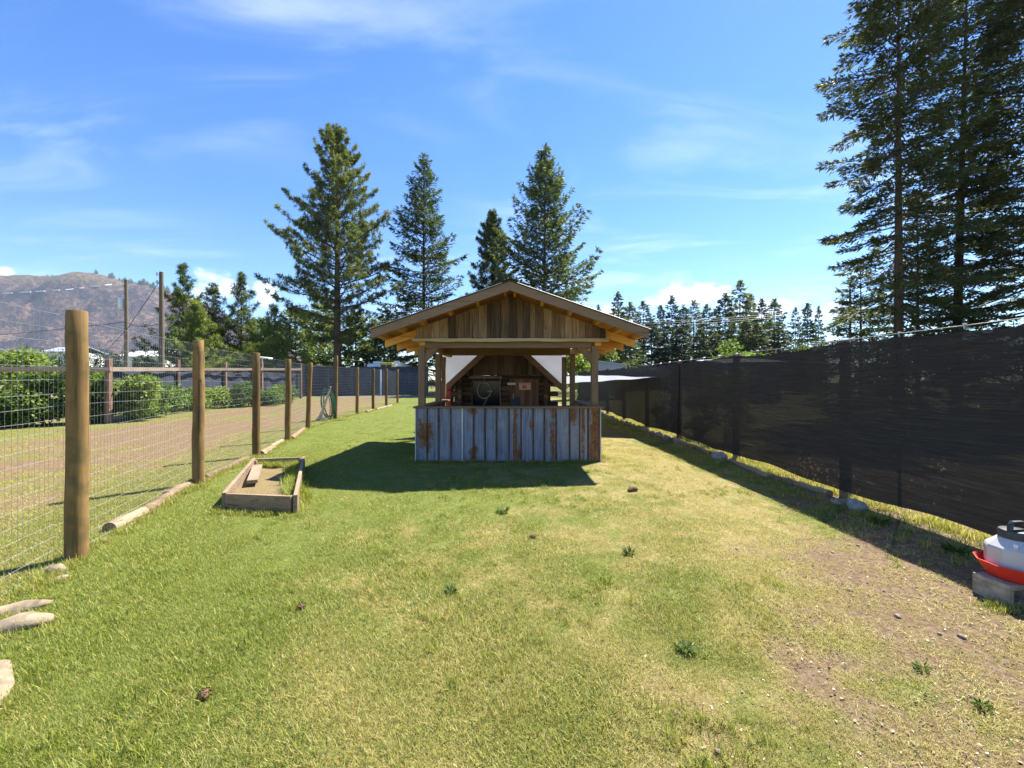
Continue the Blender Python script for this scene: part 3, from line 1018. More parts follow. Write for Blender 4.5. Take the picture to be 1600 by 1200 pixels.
# ---- green trees low behind the dark screen fence
bk = dict(mat='young_pine', name='leafy_conifer', cat='tree', group='green trees behind the dark screen fence', spray=(0.46, 0.14), step=0.55, nb=6, sag=0.06, tip=0.15, e=(0, 42))
for k, (px, top, d, half, lab) in enumerate((
        (462, 486, 47, 56, 'bushy green tree seen left of the ponderosa trunk'),
        (505, 478, 52, 52, 'tall green tree directly behind the ponderosa trunk'),
        (556, 492, 48, 56, 'bright green bushy tree right of the ponderosa trunk'),
        (600, 500, 50, 48, 'bright green bushy tree above the camper roof'),
        (408, 500, 45, 50, 'green bushy tree behind the far garden screen'))):
    spruce_tree(lab, px, top, d, half, 60 + k, zb=0.4, N=11000, jitter=0.3, r0=0.14, power=0.6, **bk)

# ---- distant firs on the right, copied from four grown ones
protos = []
for k in range(4):
    T = Tree(80 + k)
    T.sag, T.tip = 0.16, 0.06
    Hh = 18.0
    T.branches(Hh, 2.9 + 0.3 * k, 1.0 if k % 2 else 2.6, 0.7, 6, -22, 26, 0.70, jitter=0.36, gaps=0.14)
    T.trunk(0.2, (0, 0), 5, limbs=False)
    T.sprays(7000, spray=(0.55, 0.20), K=6)
    protos.append(T)
ORD = ['first', 'second', 'third', 'fourth', 'fifth', 'sixth', 'seventh', 'eighth', 'ninth', 'tenth', 'eleventh', 'twelfth', 'thirteenth', 'fourteenth', 'fifteenth', 'sixteenth', 'seventeenth', 'eighteenth', 'nineteenth', 'twentieth']
tops = [(935, 478), (966, 458), (985, 474), (1005, 472), (1032, 479), (1050, 464), (1068, 478), (1084, 471), (1104, 477), (1117, 485), (1133, 460), (1156, 441), (1173, 462), (1190, 469), (1210, 469), (1243, 482), (1262, 476), (1279, 480)]
done = {}
for k, (px, top) in enumerate(tops):
    d = 72 + (k * 7 % 5) * 5
    j = k % 4
    lab = {0: 'small hazy fir just clear of the hut roof edge', 11: 'tallest fir of the hazy distant row', 14: 'last fir before the gap in the hazy distant row',
           15: 'thin lone fir, first after the gap in the hazy distant row', 16: 'fuller fir between two thin lone firs right of the gap', 17: 'thin lone fir next to the leftmost big dark fir'}.get(k, ORD[k] + ' fir from the hut roof in the hazy distant row')
    s_ = tall(top, d) / 18.0
    if j not in done:
        t = protos[j].place('distant_fir', lab, 'fir', spot(px, d), M['far_fir'], M['bark'], 'distant firs beyond the right fence')
        done[j] = t
    else:
        t = copy_tree(done[j])
        t.location = spot(px, d)
        t['label'] = lab
    w_ = s_ * (0.95 + 0.35 * ((k * 5) % 4) / 3) * (0.62 if k in (15, 17, 0) else 1.0)
    t.scale = (w_, w_, s_)
    t.rotation_euler.z = k * 1.3
extra = ((978, 498), (1018, 500), (1044, 510), (1062, 512), (1094, 515), (1118, 520), (1146, 505), (1166, 500), (1182, 505), (1202, 500), (1216, 505), (952, 505))
for k, (px, top) in enumerate(extra):
    d = 58 + (k * 3 % 4) * 3
    t = copy_tree(done[(k + 1) % 4])
    t.location = spot(px, d)
    t['label'] = 'shorter green fir at the foot of the hazy distant row, ' + ORD[sorted(e[0] for e in extra).index(px)] + ' from the hut'
    s_ = tall(top, d) / 18.0
    t.scale = (s_ * 1.7, s_ * 1.7, s_)
    t.rotation_euler.z = k * 2.1


def bush(name, label, cat, loc, w, h, N, mat, seed, group=None, leaf=(0.13, 0.10), nblob=9, lowfill=True):
    T = Tree(seed)
    rs = T.rs
    C, rad = [], []
    for k in range(nblob):
        r = rs.uniform(0.28, 0.48) * min(w, h)
        a = rs.random() * 6.283
        q = rs.random() ** 0.5 * max(0.0, w - r)
        C.append((math.cos(a) * q, math.sin(a) * q, rs.uniform(r * 0.7, max(r * 0.75, h - r))))
        rad.append(r)
    T.blobs(C, rad, N, leaf)
    for k in range(6):
        c = C[k % nblob]
        T.limb.tube([(0.05 * (k - 3), 0.03 * (k % 2), 0), (c[0] * 0.4, c[1] * 0.4, c[2] * 0.5), (c[0], c[1], c[2])], [0.02, 0.014, 0.006], 4)
    return T.place(name, label, cat, loc, M[mat], M['bark'], group, 'foliage', 'stem')


# far-off woods on the mountain top
T = Tree(300)
C, rad = [], []
for (pa, pb, n_) in ((198, 212, 9), (226, 262, 24), (150, 196, 8), (-40, 120, 14)):
    for k in range(n_):
        x = (T.rs.uniform(pa, pb) - CX) * 1890 / F
        y = 1890 + T.rs.uniform(-30, 20)
        hh = T.rs.uniform(10, 26) if pa > 120 else T.rs.uniform(5, 10)
        zb = float(mount_h(np.array([x]), np.array([y]))[0])
        for q in range(4):
            C.append((x, y, zb + hh * (0.15 + 0.24 * q)))
            rad.append(hh * (0.30 - 0.06 * q))
T.blobs(C, rad, 5200, (5.0, 3.0), flat=1.0, shell=0.3)
o = link(bpy.data.objects.new('ridge_woods', T.mesh('ridge_woods', M['far_fir'])))
tag(o, 'scattered far-off trees along the top of the mountain', None, None, 'stuff')

# right side greenery above the cloth
bush('round_tree', 'round light green leafy tree above the grey roof', 'tree', spot(1160, 40), 3.4, 5.6, 5200, 'bright_leaf', 101, leaf=(0.28, 0.2), nblob=14)
bush('leafy_shrub', 'yellowish shrub between the little columnar cedars', 'shrub', spot(1270, 40), 1.6, 4.8, 1800, 'bright_leaf', 102, leaf=(0.25, 0.18))
bush('climbing_vine', 'bright green vine spilling over the far part of the cloth fence', 'vine', (5.0, 13.3, 0.0), 0.55, 2.17, 900, 'bright_leaf', 103, leaf=(0.12, 0.09))
bush('climbing_vine', 'long bright green vine on the cloth fence beside the grey roof', 'vine', (4.9, 10.6, 0.0), 0.6, 2.14, 1100, 'bright_leaf', 104, leaf=(0.11, 0.085))
bush('climbing_vine', 'bright green vine next to the grey roof end behind the cloth fence', 'vine', (5.2, 9.75, 0.0), 0.6, 2.17, 900, 'bright_leaf', 110, leaf=(0.11, 0.085))
bush('leafy_tree', 'bright green leafy tree seen between the right posts of the hut', 'tree', spot(905, 29), 1.7, 4.6, 4200, 'bright_leaf', 105, leaf=(0.2, 0.15), nblob=12)
bush('leafy_tree', 'darker green leafy tree under the right eave of the hut', 'tree', spot(938, 36), 2.0, 5.2, 3600, 'leaf', 106, leaf=(0.25, 0.18), nblob=12)


def columnar(label, px, top, d, w, seed, group, N=1500):
    T = Tree(seed)
    H = tall(top, d)
    n_ = 8
    C = [(T.rs.normal() * 0.05, T.rs.normal() * 0.05, H * (k + 0.45) / n_) for k in range(n_)]
    rad = [w * (1.0 if k < n_ - 3 else (0.85, 0.62, 0.34)[k - n_ + 3]) for k in range(n_)]
    T.blobs(C, rad, N, (0.24, 0.11), flat=1.25, shell=0.6)
    T.limb.tube([(0, 0, 0), (0, 0, H * 0.8)], [0.07, 0.02], 5)
    return T.place('columnar_cedar', label, 'cedar', spot(px, d), M['cedar'], M['bark'], group)


columnar('small columnar cedar, leftmost of three above the cloth fence', 1240, 530, 40, 0.55, 111, 'columnar cedars above the cloth fence')
columnar('small columnar cedar, middle of three above the cloth fence', 1255, 530, 40, 0.55, 112, 'columnar cedars above the cloth fence')
columnar('small columnar cedar, rightmost of three above the cloth fence', 1284, 528, 40, 0.62, 113, 'columnar cedars above the cloth fence')
hedge = 'clipped cedars in a hedge row below the mountain'
hp = []
for k in range(13):
    px = 66 + 15.2 * k
    top = 541 + (k * 5 % 4) * 1.6 + (0 if k < 9 else 5)
    lab = 'narrow dark cedar in the hedge row below the mountain, ' + ORD[k] + ' from its left end'
    cedar_label = lab
    if 196 < px < 212 or px > 240:
        continue
    if k < 4:
        hp.append(columnar(lab, px, top, 44, 0.62, 120 + k, hedge, 1100))
    else:
        t = copy_tree(hp[k % 4])
        t['label'] = cedar_label
        t.location = spot(px, 44)
        t.scale.z = tall(top, 44) / tall(541 + (k % 4 * 5 % 4) * 1.6, 44)
        t.rotation_euler.z = k * 1.1

# garden plants in front of the second fence
gp = [(28, 664, 0.95, 2.75, 'tall green bush at the left edge of the garden, mountain above it'), (72, 668, 0.85, 2.0, 'green berry bush left of the nearest fence post'),
      (10, 672, 0.8, 1.6, 'low green bush at the far left under the tall bush'), (142, 664, 0.8, 2.0, 'leafy green bush just right of the nearest fence post'),
      (195, 662, 0.9, 1.9, 'big-leaved green bush right of the brown garden post'), (226, 657, 0.8, 1.4, 'low green plant clump beside the big-leaved bush'),
      (256, 650, 0.85, 1.3, 'green plant clump left of the second fence post'), (294, 645, 0.9, 1.35, 'green plant clump between two garden posts'),
      (334, 641, 0.9, 1.35, 'green plant clump behind the second nearest fence post'), (372, 639, 1.0, 1.35, 'green plant clump left of the third fence post'),
      (412, 637, 1.0, 1.3, 'green plant clump right of the third fence post'), (440, 634, 1.0, 1.25, 'low green plant clump at the far end of the garden')]
for k, (px, py, w, h, lab) in enumerate(gp):
    bush('garden_bush', lab, 'bush', gnd(px, py - 3), w * 1.2, h * (1.0 + 0.16 * math.sin(k * 2.3)), 4600 if k < 6 else 3000, 'leaf' if k % 4 else 'bright_leaf', 140 + k, 'leafy plants along the garden fence', leaf=(0.12, 0.085), nblob=17)


# ------------------------------------------------------------------ left welded-wire fence with round posts
def round_post(mb, base, top, r, seg=12, wob=0.03):
    base, top = Vector(base), Vector(top)
    n_ = 9
    pts = [base.lerp(top, k / n_) + Vector((random.gauss(0, 0.003), random.gauss(0, 0.003), 0)) for k in range(n_ + 1)]
    pts[0] = base - Vector((0, 0, 0.15))
    rad = [r * (1.04 - 0.10 * k / n_) for k in range(n_ + 1)]
    pts.append(pts[-1] + Vector((0, 0, 0.008)))
    rad.append(rad[-1] * 0.90)
    mb.tube(pts, rad, seg, wob=wob)


def wire_net(path, tops, rad=0.00125, dv=0.0508, dh=0.1016, sag=0.02, z0=0.03, pre=None):
    """square wire net along a path of ground points; verticals dv apart, horizontals dh apart"""
    mb = MB()
    seglen = [(path[i + 1] - path[i]).length for i in range(len(path) - 1)]
    top_of = lambda i, t: tops[i] * (1 - t) + tops[i + 1] * t
    rr = random.Random(5)
    nh = int((min(tops[i] - path[i].z for i in range(len(path))) - 0.06) / dh)
    ph = [rr.uniform(0, 6.28) for _ in range(nh + 1)]
    for h in range(nh + 1):
        pts = []
        for i in range(len(path) - 1):
            m_ = max(4, int(seglen[i] / 0.35))
            for k in range(m_ + (i == len(path) - 2)):
                t = k / m_
                p = path[i].lerp(path[i + 1], t)
                z = p.z + z0 + (top_of(i, t) - p.z - z0 - 0.04) * h / nh
                z -= sag * 4 * t * (1 - t) * (0.6 + 0.4 * math.sin(ph[h])) + 0.006 * math.sin(7 * t + ph[h])
                pts.append((p.x + 0.01 * math.sin(5 * t + ph[h] + i), p.y, z))
        mb.tube(pts, rad * (1.35 if h in (0, nh) else 1.0), 3, cap=False)
    for i in range(len(path) - 1):
        m_ = max(2, int(seglen[i] / dv))
        for k in range(m_):
            t = (k + 0.5) / m_
            p = path[i].lerp(path[i + 1], t)
            dz = -sag * 4 * t * (1 - t) * 0.7
            a = rr.uniform(-0.006, 0.006)
            mb.tube([(p.x, p.y, p.z + z0 + dz), (p.x + a, p.y, (p.z + top_of(i, t)) / 2 + dz), (p.x, p.y, top_of(i, t) - 0.04 + dz)], rad * 0.85, 3, cap=False)
    return mb


path = [P00, P0] + PB
tops_ = [2.03, 2.03] + PT
fence = thing('wire_fence', 'wire mesh fence on round wooden posts along the left side of the lawn', 'fence', tuple(PB[0]))
for k, (p, (a, b, c)) in enumerate(zip(PB, POSTS)):
    tpx = {4: 485, 5: 525.5}.get(k, a + (1.5 if k == 0 else 0.5))
    top = Vector(((tpx - CX) * p.y / F, p.y, PT[k]))
    mb = MB()
    round_post(mb, p, top, 0.072 if k < 2 else 0.068)
    mb.build('fence_post', M['post'], fence, smooth=True, origin=p)
tnet = [min(t, p.z + 2.05) for t, p in zip(tops_, path)]
n1 = Vector((-0.075, -0.02, 0))
o = wire_net([p + n1 for p in path], tnet).build('wire_mesh', M['wire'], fence)
o['kind'] = 'stuff'

bf = [PB[-1], Vector((-3.6, 25.9, float(g(0, 25.9)))), Vector((-0.4, 26.0, float(g(0, 26)))), Vector((3.9, 25.6, float(g(0, 25.6))))]
bfence = thing('wire_fence', 'wire fence closing the far end of the lawn behind the hut', 'fence', tuple(bf[1]))
for p in bf[1:]:
    mb = MB()
    round_post(mb, p, p + Vector((0, 0, 2.0)), 0.06)
    mb.build('fence_post', M['post'], bfence, smooth=True, origin=p)
o = wire_net([p + Vector((0, 0.07, 0)) for p in bf], [p.z + 1.95 for p in bf], rad=0.0022, dv=0.1).build('wire_mesh', M['wire'], bfence)
o['kind'] = 'stuff'

# ------------------------------------------------------------------ garden fence further left: old posts, top rail, dark screen
gpx = [(-60, 11.8, 560, 690), (170, 14.2, 560, 662), (278, 19.8, 562, 0), (352, 24.0, 565, 0), (409, 27.5, 566, 0), (470, 31.0, 568, 0)]
gz = []
gf = thing('garden_fence', 'old brown garden fence with one grey top rail behind the plants', 'fence', spot(170, 14.2))
for k, (px, d, top, _) in enumerate(gpx):
    b = Vector(spot(px, d))
    t = at(px, top, d)
    gz.append((b, t))
    mb = MB()
    mb.bar(b - Vector((0, 0, 0.2)), t, 0.14, 0.14, (0, 1, 0))
    mb.build('fence_post', M['old_post'], gf, origin=b, bevel=0.01)
for k in range(len(gpx) - 1):
    a = at(gpx[k][0], 577, gpx[k][1]) + Vector((0.09, -0.09, 0))
    b = at(gpx[k + 1][0], 577, gpx[k + 1][1]) + Vector((0.09, -0.09, 0))
    MB().bar(a, b - (b - a).normalized() * 0.01, 0.05, 0.15).build('top_rail', M['rail'], gf, origin=a)
P = []
for i in range(61):
    s_ = i / 60 * 4
    k = min(3, int(s_))
    a, b = gz[k + 1][0], gz[k + 2][0]
    p = a.lerp(b, s_ - k) + Vector((-0.16, 0.1, 0))
    P.append([(p.x + 0.05 * math.sin(i * 1.1), p.y, p.z + 0.3 + (1.62) * j / 6 + 0.04 * math.sin(i * 0.7 + j)) for j in range(7)])
MB().grid(P).build('screen_cloth', M['blue_tarp'], gf, smooth=True)
mb = MB()
q = at(410, 558.5, 27.3)
mb.hexa([q + Vector((-0.35, -0.25, -0.05)), q + Vector((0.55, -0.25, -0.12)), q + Vector((0.55, 0.25, -0.10)), q + Vector((-0.35, 0.25, -0.03))],
        [q + Vector((-0.35, -0.25, 0.06)), q + Vector((0.55, -0.25, -0.03)), q + Vector((0.55, 0.25, 0.0)), q + Vector((-0.35, 0.25, 0.08))])
lowp = at(409, 566, 27.5)
mb.box(q.x - 0.03, q.x + 0.03, q.y - 0.03, q.y + 0.03, lowp.z - 0.02, q.z - 0.05)
tag(mb.build('flat_board', M['white_paint']), 'flat white board on top of a far garden fence post', 'board')

# dark screen fence across the far end
sf = thing('screen_fence', 'dark blue grey screen fence across the far left, under the trees', 'fence', spot(560, 36))
z_top = EYE + 25 * 36 / F
xs_ = np.linspace((436 - CX) * 36 / F, (668 - CX) * 36 / F, 7)
for k in range(6):
    P = []
    for i in range(13):
        x = xs_[k] + (xs_[k + 1] - xs_[k]) * i / 12
        y = 36 + 0.05 * math.sin(i * 0.9 + k)
        P.append([(x, y, float(g(0, 36)) + 0.06 + (z_top - 0.36) * j / 5 + (0.03 * math.sin(i + k) if j == 5 else 0)) for j in range(6)])
    MB().grid(P).build('screen_panel', M['blue_tarp'], sf, smooth=True)
for k in range(7):
    b = Vector((xs_[k], 36.12, float(g(0, 36))))
    MB().tube([b, b + Vector((0, 0, z_top - b.z + 0.06))], 0.05, 8).build('fence_post', M['old_post'], sf, origin=b)
p = Vector(spot(595, 35.4))
tag(MB().tube([p, p + Vector((0, 0, 2.3))], [0.07, 0.055], 8).build('marker_pole', M['white_paint'], origin=p), 'thin white pole in front of the dark screen fence', 'pole')

# camper behind the screen fence
cx0, cx1, cy0 = (577 - CX) * 39 / F, (623 - CX) * 39 / F, 38.4
cb = thing('camper_van', 'white camper with a yellow front band, roof showing above the screen fence', 'camper', ((cx0 + cx1) / 2, 39.6, 0.35))
zt = EYE + 30 * 39 / F
mb = MB()
prof = [(cy0, 0.9), (cy0 - 0.1, 1.6), (cy0 - 0.25, zt - 0.7), (cy0 + 0.1, zt - 0.1), (cy0 + 0.5, zt), (cy0 + 5.0, zt), (cy0 + 5.2, zt - 0.3), (cy0 + 5.2, 0.9)]
L_ = [(cx0, y, z) for y, z in prof]
R_ = [(cx1, y, z) for y, z in prof]
n_ = len(prof)
mb.add(L_ + R_, [tuple(range(n_)), tuple(reversed(range(n_, 2 * n_)))] + [(i, n_ + i, n_ + (i + 1) % n_, (i + 1) % n_) for i in range(n_)])
mb.build('body', M['white_paint'], cb)
MB().box(cx0 + 1.3, cx1 - 0.30, cy0 - 0.32, cy0 + 0.3, zt - 0.50, zt + 0.05).build('front_band', M['yellow_paint'], cb, bevel=0.08)
for x in (cx0 + 1.42, cx0 + 1.95):
    MB().box(x, x + 0.42, cy0 - 0.345, cy0 - 0.1, zt - 0.42, zt - 0.16).build('window', M['dark_glass'], cb)
MB().box(cx0 + 0.2, cx0 + 1.0, cy0 + 1.0, cy0 + 2.0, zt, zt + 0.22).build('roof_vent', M['white_paint'], cb, bevel=0.05)
MB().box(cx1 - 0.5, cx1 - 0.1, cy0 + 0.6, cy0 + 1.4, zt, zt + 0.25).build('roof_vent', M['white_paint'], cb, bevel=0.05)
for x in (cx0 + 0.15, cx1 - 0.15):
    for y in (cy0 + 0.9, cy0 + 4.2):
        MB().tube([(x - 0.12, y, 0.70), (x + 0.12, y, 0.70)], 0.36, 14).build('wheel', M['black_plastic'], cb)

# white house and pale roof behind the hedge
def house(name, label, px0, px1, top, d, wall_mat, roof_mat, hw=2.6):
    x0, x1 = (px0 - CX) * d / F, (px1 - CX) * d / F
    zt = EYE + (HY - top) * d / F
    t = thing(name, label, 'house', ((x0 + x1) / 2, d + hw, 0.35))
    ze = zt - 0.9
    MB().box(x0, x1, d, d + 2 * hw, 0.2, ze).build('wall', wall_mat, t)
    for s_ in (0, 1):
        ya, yb = (d - 0.3, d + hw) if s_ == 0 else (d + 2 * hw + 0.3, d + hw)
        MB().hexa([(x0 - 0.3, ya, ze - 0.1), (x1 + 0.3, ya, ze - 0.1), (x1 + 0.3, yb, zt - 0.1), (x0 - 0.3, yb, zt - 0.1)],
                  [(x0 - 0.3, ya, ze), (x1 + 0.3, ya, ze), (x1 + 0.3, yb, zt), (x0 - 0.3, yb, zt)]).build('roof_slope', roof_mat, t)
    w = x0 + 0.3 * (x1 - x0)
    fr = MB().box(w, w + 0.9, d - 0.03, d - 0.004, ze - 1.5, ze - 0.6).build('window', M['dark_glass'], t)
    return t


house('white_house', 'white house showing through the gap in the cedar hedge', 188, 250, 546, 54, M['hull'], M['white_paint'])
house('pale_house', 'low house with a pale roof line left of the nearest fence post', 66, 110, 540, 62, M['hull'], M['grey_roof'])


def utility_pole(label, px, top, d, r, can=False):
    b = Vector(spot(px, d))
    t = at(px, top, d)
    o = thing('utility_pole', label, 'utility pole', tuple(b))
    MB().tube([b - Vector((0, 0, 0.3)), b.lerp(t, 0.5) + Vector((0.03, 0, 0)), t], [r, r * 0.85, r * 0.68], 10).build('pole', M['pole_dark'], o, smooth=True)
    for k in range(2):
        MB().tube([t + Vector((-0.12, -0.16, -0.25 - 0.5 * k)), t + Vector((-0.12, -0.16, -0.05 - 0.5 * k))], 0.06, 6).build('insulator', M['steel'], o)
    if can:
        c = t + Vector((-0.38, -0.1, -2.3))
        MB().lathe([(0.20, -0.55), (0.23, -0.5), (0.23, 0.42), (0.17, 0.5), (0.05, 0.55)], c, 12).build('transformer', M['white_paint'], o, smooth=True)
        MB().bar(c + Vector((0.2, 0, 0.2)), c + Vector((0.36, 0.05, 0.2)), 0.06, 0.06).build('bracket', M['steel'], o)
    return t


tA = utility_pole('dark utility pole carrying a pale transformer can, mountain behind', 197, 437, 40, 0.20, True)
tB = utility_pole('tall brown utility pole beside the young pines', 252, 425, 25, 0.16)
tC = utility_pole('slim utility pole half hidden by the leftmost big fir', 1328, 438, 34, 0.11)


def cable(label, pts, r, mat='cable', sag=0.3):
    a = []
    for i in range(len(pts) - 1):
        for k in range(13):
            t = k / 12
            p = Vector(pts[i]).lerp(Vector(pts[i + 1]), t)
            a.append(p - Vector((0, 0, sag * 4 * t * (1 - t))))
    tag(MB().tube(a, r, 4, cap=False).build('overhead_cable', M[mat]), label, 'cable')


cable('dark overhead cable crossing the mountain to the brown utility pole', [at(-260, 540, 46), at(196, 503, 39.7), at(252, 505, 24.8)], 0.028)
cable('thin guy line slanting down from the top of the brown utility pole', [at(252, 436, 25), at(200, 512, 30), at(150, 566, 36)], 0.018, sag=0.0)
for k, (y0, y1, lab) in enumerate(((502, 489, 'uppermost pale power line over the hazy distant firs'), (505, 492, 'middle pale power line over the hazy distant firs'), (509, 495, 'lowest of the close pale power lines over the distant firs'))):
    cable(lab, [at(960, y0 + 3, 52), at(1225, y1, 46), at(1328, 470 + 4 * k, 34)], 0.011, 'pale_cable', 0.15)

# grey shed roof and trailer beyond the right fence
d = 26.0
o = thing('grey_shed', 'low shed with a flat grey roof just above the cloth fence', 'shed', ((1175 - CX) * d / F, d + 1.5, 0.17))
xa, xb = (1132 - CX) * d / F, (1232 - CX) * d / F
z1 = EYE + 42 * d / F
MB().box(xa + 0.25, xb - 0.25, d + 0.3, d + 3.6, 0.1, z1 - 0.5).build('wall', M['trailer'], o)
MB().hexa([(xa, d, z1 - 0.5), (xb, d, z1 - 0.42), (xb, d + 4, z1 + 0.02), (xa, d + 4, z1 - 0.12)], [(xa, d, z1 - 0.43), (xb, d, z1 - 0.35), (xb, d + 4, z1 + 0.09), (xa, d + 4, z1 - 0.05)]).build('roof_slope', M['grey_roof'], o)
MB().box(xa + 0.6, xa + 1.5, d + 0.27, d + 0.296, 0.9, 1.7).build('window', M['dark_glass'], o)
d = 30.0
o = thing('grey_trailer', 'grey blue trailer with a pale roof edge behind the right side of the hut', 'trailer', ((955 - CX) * d / F, d + 1.2, 0.2))
xa, xb = (921 - CX) * d / F, (986 - CX) * d / F
zA, zB = EYE + 37 * d / F, EYE + 28 * d / F
MB().hexa([(xa, d, 0.7), (xb, d, 0.7), (xb, d + 2.4, 0.7), (xa, d + 2.4, 0.7)], [(xa, d, zA - 0.1), (xb - 0.35, d, zB - 0.05), (xb - 0.35, d + 2.4, zB - 0.05), (xa, d + 2.4, zA - 0.1)]).build('body', M['trailer'], o, bevel=0.04)
MB().hexa([(xa - 0.05, d - 0.05, zA - 0.1), (xb - 0.3, d - 0.05, zB - 0.05), (xb - 0.3, d + 2.45, zB - 0.05), (xa - 0.05, d + 2.45, zA - 0.1)], [(xa - 0.05, d - 0.05, zA - 0.02), (xb - 0.3, d - 0.05, zB + 0.03), (xb - 0.3, d + 2.45, zB + 0.03), (xa - 0.05, d + 2.45, zA - 0.02)]).build('roof', M['grey_roof'], o)
for x in (xa + 0.8, xb - 0.8):
    MB().tube([(x, d - 0.02, 0.58), (x, d + 0.2, 0.58)], 0.36, 14).build('wheel', M['black_plastic'], o)

# ------------------------------------------------------------------ black shade-cloth fence on the right
rf = thing('shade_fence', 'long black shade cloth fence down the right side of the lawn', 'fence', (float(right_x(6)), 6, 0))
fy = [-0.2, 0.4, 2.75, 5.14, 7.6, 10.15, 12.5, 15.0, 17.5, 20.0, 22.5, 24.4]
for y in fy[1:]:
    b = Vector((float(right_x(y)) + 0.085, y, float(g(0, y))))
    MB().tube([b - Vector((0, 0, 0.2)), b + Vector((0, 0, 1.99))], [0.062, 0.058], 10).build('fence_post', M['old_post'], rf, smooth=True, origin=b)


def cloth_z(y):
    ph = (np.interp(y, fy, range(len(fy)))) % 1.0
    top = 1.955 + 0.012 * np.sin(y * 1.7) - 0.022 * np.abs(np.sin(y * math.pi / 0.62)) ** 1.5 * 0.8 - 0.035 * 4 * ph * (1 - ph)
    bot = 0.115 + 0.05 * sstep(y, 7, 11) + 0.018 * np.sin(y * 1.9 + 1) + 0.010 * np.sin(y * 5.1) + 0.02 * 4 * ph * (1 - ph)
    return top + g(0, y), bot + g(0, y)


for (ya, yb, off) in ((-0.2, 4.36, 0.0), (4.33, 10.50, 0.012), (9.98, 16.1, -0.012), (16.05, 24.4, 0.0)):
    P = []
    n_ = int((yb - ya) / 0.09)
    for i in range(n_ + 1):
        y = ya + (yb - ya) * i / n_
        zt_, zb_ = cloth_z(y)
        row = []
        for j in range(21):
            t = j / 20
            bulge = 0.035 * math.sin(math.pi * t) * (vnoise(y, t * 1.6, 1.1, 3) - 0.35) + 0.012 * (vnoise(y * 0.6, t * 22, 1.0, 8) - 0.5) + 0.012 * (vnoise(y * 7, t * 1.5, 1.0, 4) - 0.5)
            row.append((float(right_x(y)) + off + float(bulge), y, float(zb_ + (zt_ - zb_) * t)))
        P.append(row)
    MB().grid(P).build('cloth_panel', M['cloth'], rf, smooth=True)
mb = MB()
pts = []
for y in np.linspace(-0.2, 24.4, 260):
    zt_, zb_ = cloth_z(y)
    pts.append((float(right_x(y)) + 0.02, y, 1.975 + float(g(0, y)) + 0.002 * math.sin(y * 3)))
mb.tube(pts, 0.0035, 5)
mb.build('top_wire', M['wire'], rf)
for k, y in enumerate(np.arange(1.86, 12.0, 0.62)):
    MB().tube([(float(right_x(y)) - 0.012, y - 0.012, 1.935), (float(right_x(y)) - 0.016, y, 1.985), (float(right_x(y)) + 0.03, y + 0.012, 1.985)], 0.0055, 5).build('clip', M['steel'], rf)

# white tarp strung between the cabin and the cloth fence
mb = MB()
A, B, Cc, Dd = Vector((4.00, 11.2, 1.60)), Vector((1.42, 11.75, 1.42)), Vector((1.5, 16.4, 1.70)), Vector((3.95, 16.2, 1.74))
P = []
for i in range(15):
    u = i / 14
    P.append([(A.lerp(B, u)).lerp(Dd.lerp(Cc, u), v / 10) + Vector((0, 0, -0.05 * 4 * u * (1 - u) * 4 * (v / 10) * (1 - v / 10) + 0.012 * math.sin(i * 1.3 + v))) for v in range(11)])
mb.grid(P)
tag(mb.build('awning_tarp', M['tarp'], smooth=True), 'white tarp stretched flat between the log cabin and the cloth fence', 'tarp')

# ------------------------------------------------------------------ the open timber hut
hut = thing('garden_hut', 'open timber hut with gable roof and rusty blue corrugated counter on the lawn', 'hut', (-0.07, 9.0, 0))
RXc, ZR, SL, HW = -0.035, 3.152, 0.3476, 2.32
zr = lambda x: ZR - SL * abs(x - RXc)
YF, YB = 6.83, 11.0


def slope_piece(s_, xa, xb, ya, yb, oa, ob):
    """piece lying on the slope of side s_, between vertical offsets oa (low) and ob (high) under the roof surface"""
    x0, x1 = RXc + s_ * xa, RXc + s_ * xb
    q = [(x0, ya), (x1, ya), (x1, yb), (x0, yb)]
    if s_ < 0:
        q = [(x1, ya), (x0, ya), (x0, yb), (x1, yb)]
    return MB().hexa([(x, y, zr(x) + oa) for x, y in q], [(x, y, zr(x) + ob) for x, y in q])


for s_ in (-1, 1):
    mb = MB()                                                        # ribbed metal sheet
    P = []
    for i in range(0, 4 * 46 + 1):
        y = YF - 0.03 + (YB - YF + 0.06) * i / (4 * 46)
        dz = 0.010 * math.sin(i * math.pi / 2)
        P.append([(RXc + s_ * (0.0 + (HW + 0.03) * j / 3), y, zr(RXc + s_ * (HW + 0.03) * j / 3) + 0.004 + dz) for j in range(4)])
    mb.grid(P).build('roof_sheet', M['roof_metal'], hut)
    slope_piece(s_, 0.0, HW - 0.01, YF + 0.045, YB - 0.045, -0.034, -0.012).build('roof_boarding', M['raw_x'], hut)
    slope_piece(s_, 0.001, HW, YF, YF + 0.042, -0.156, -0.012).build('rake_board', M['rake'], hut)
    slope_piece(s_, 0.001, HW, YB - 0.042, YB, -0.156, -0.012).build('rake_board', M['rake'], hut)
    for q in (0.085, 0.57, 1.06, 1.55, 1.92, HW - 0.05):
        slope_piece(s_, q - 0.022, q + 0.022, YF + 0.046, YB - 0.046, -0.125, -0.036).build('purlin', M['raw_y'], hut)
    for y in (7.52, 8.3, 9.05, 9.8, 10.6):
        slope_piece(s_, 0.03, HW - 0.02, y, y + 0.045, -0.26, -0.128).build('rafter', M['raw_x'], hut)
    xp = RXc + s_ * 1.60
    MB().box(xp - 0.055, xp + 0.055, 7.45, 10.85, 2.122, 2.31).build('wall_plate', M['raw_y'], hut, bevel=0.006)
mb = MB()
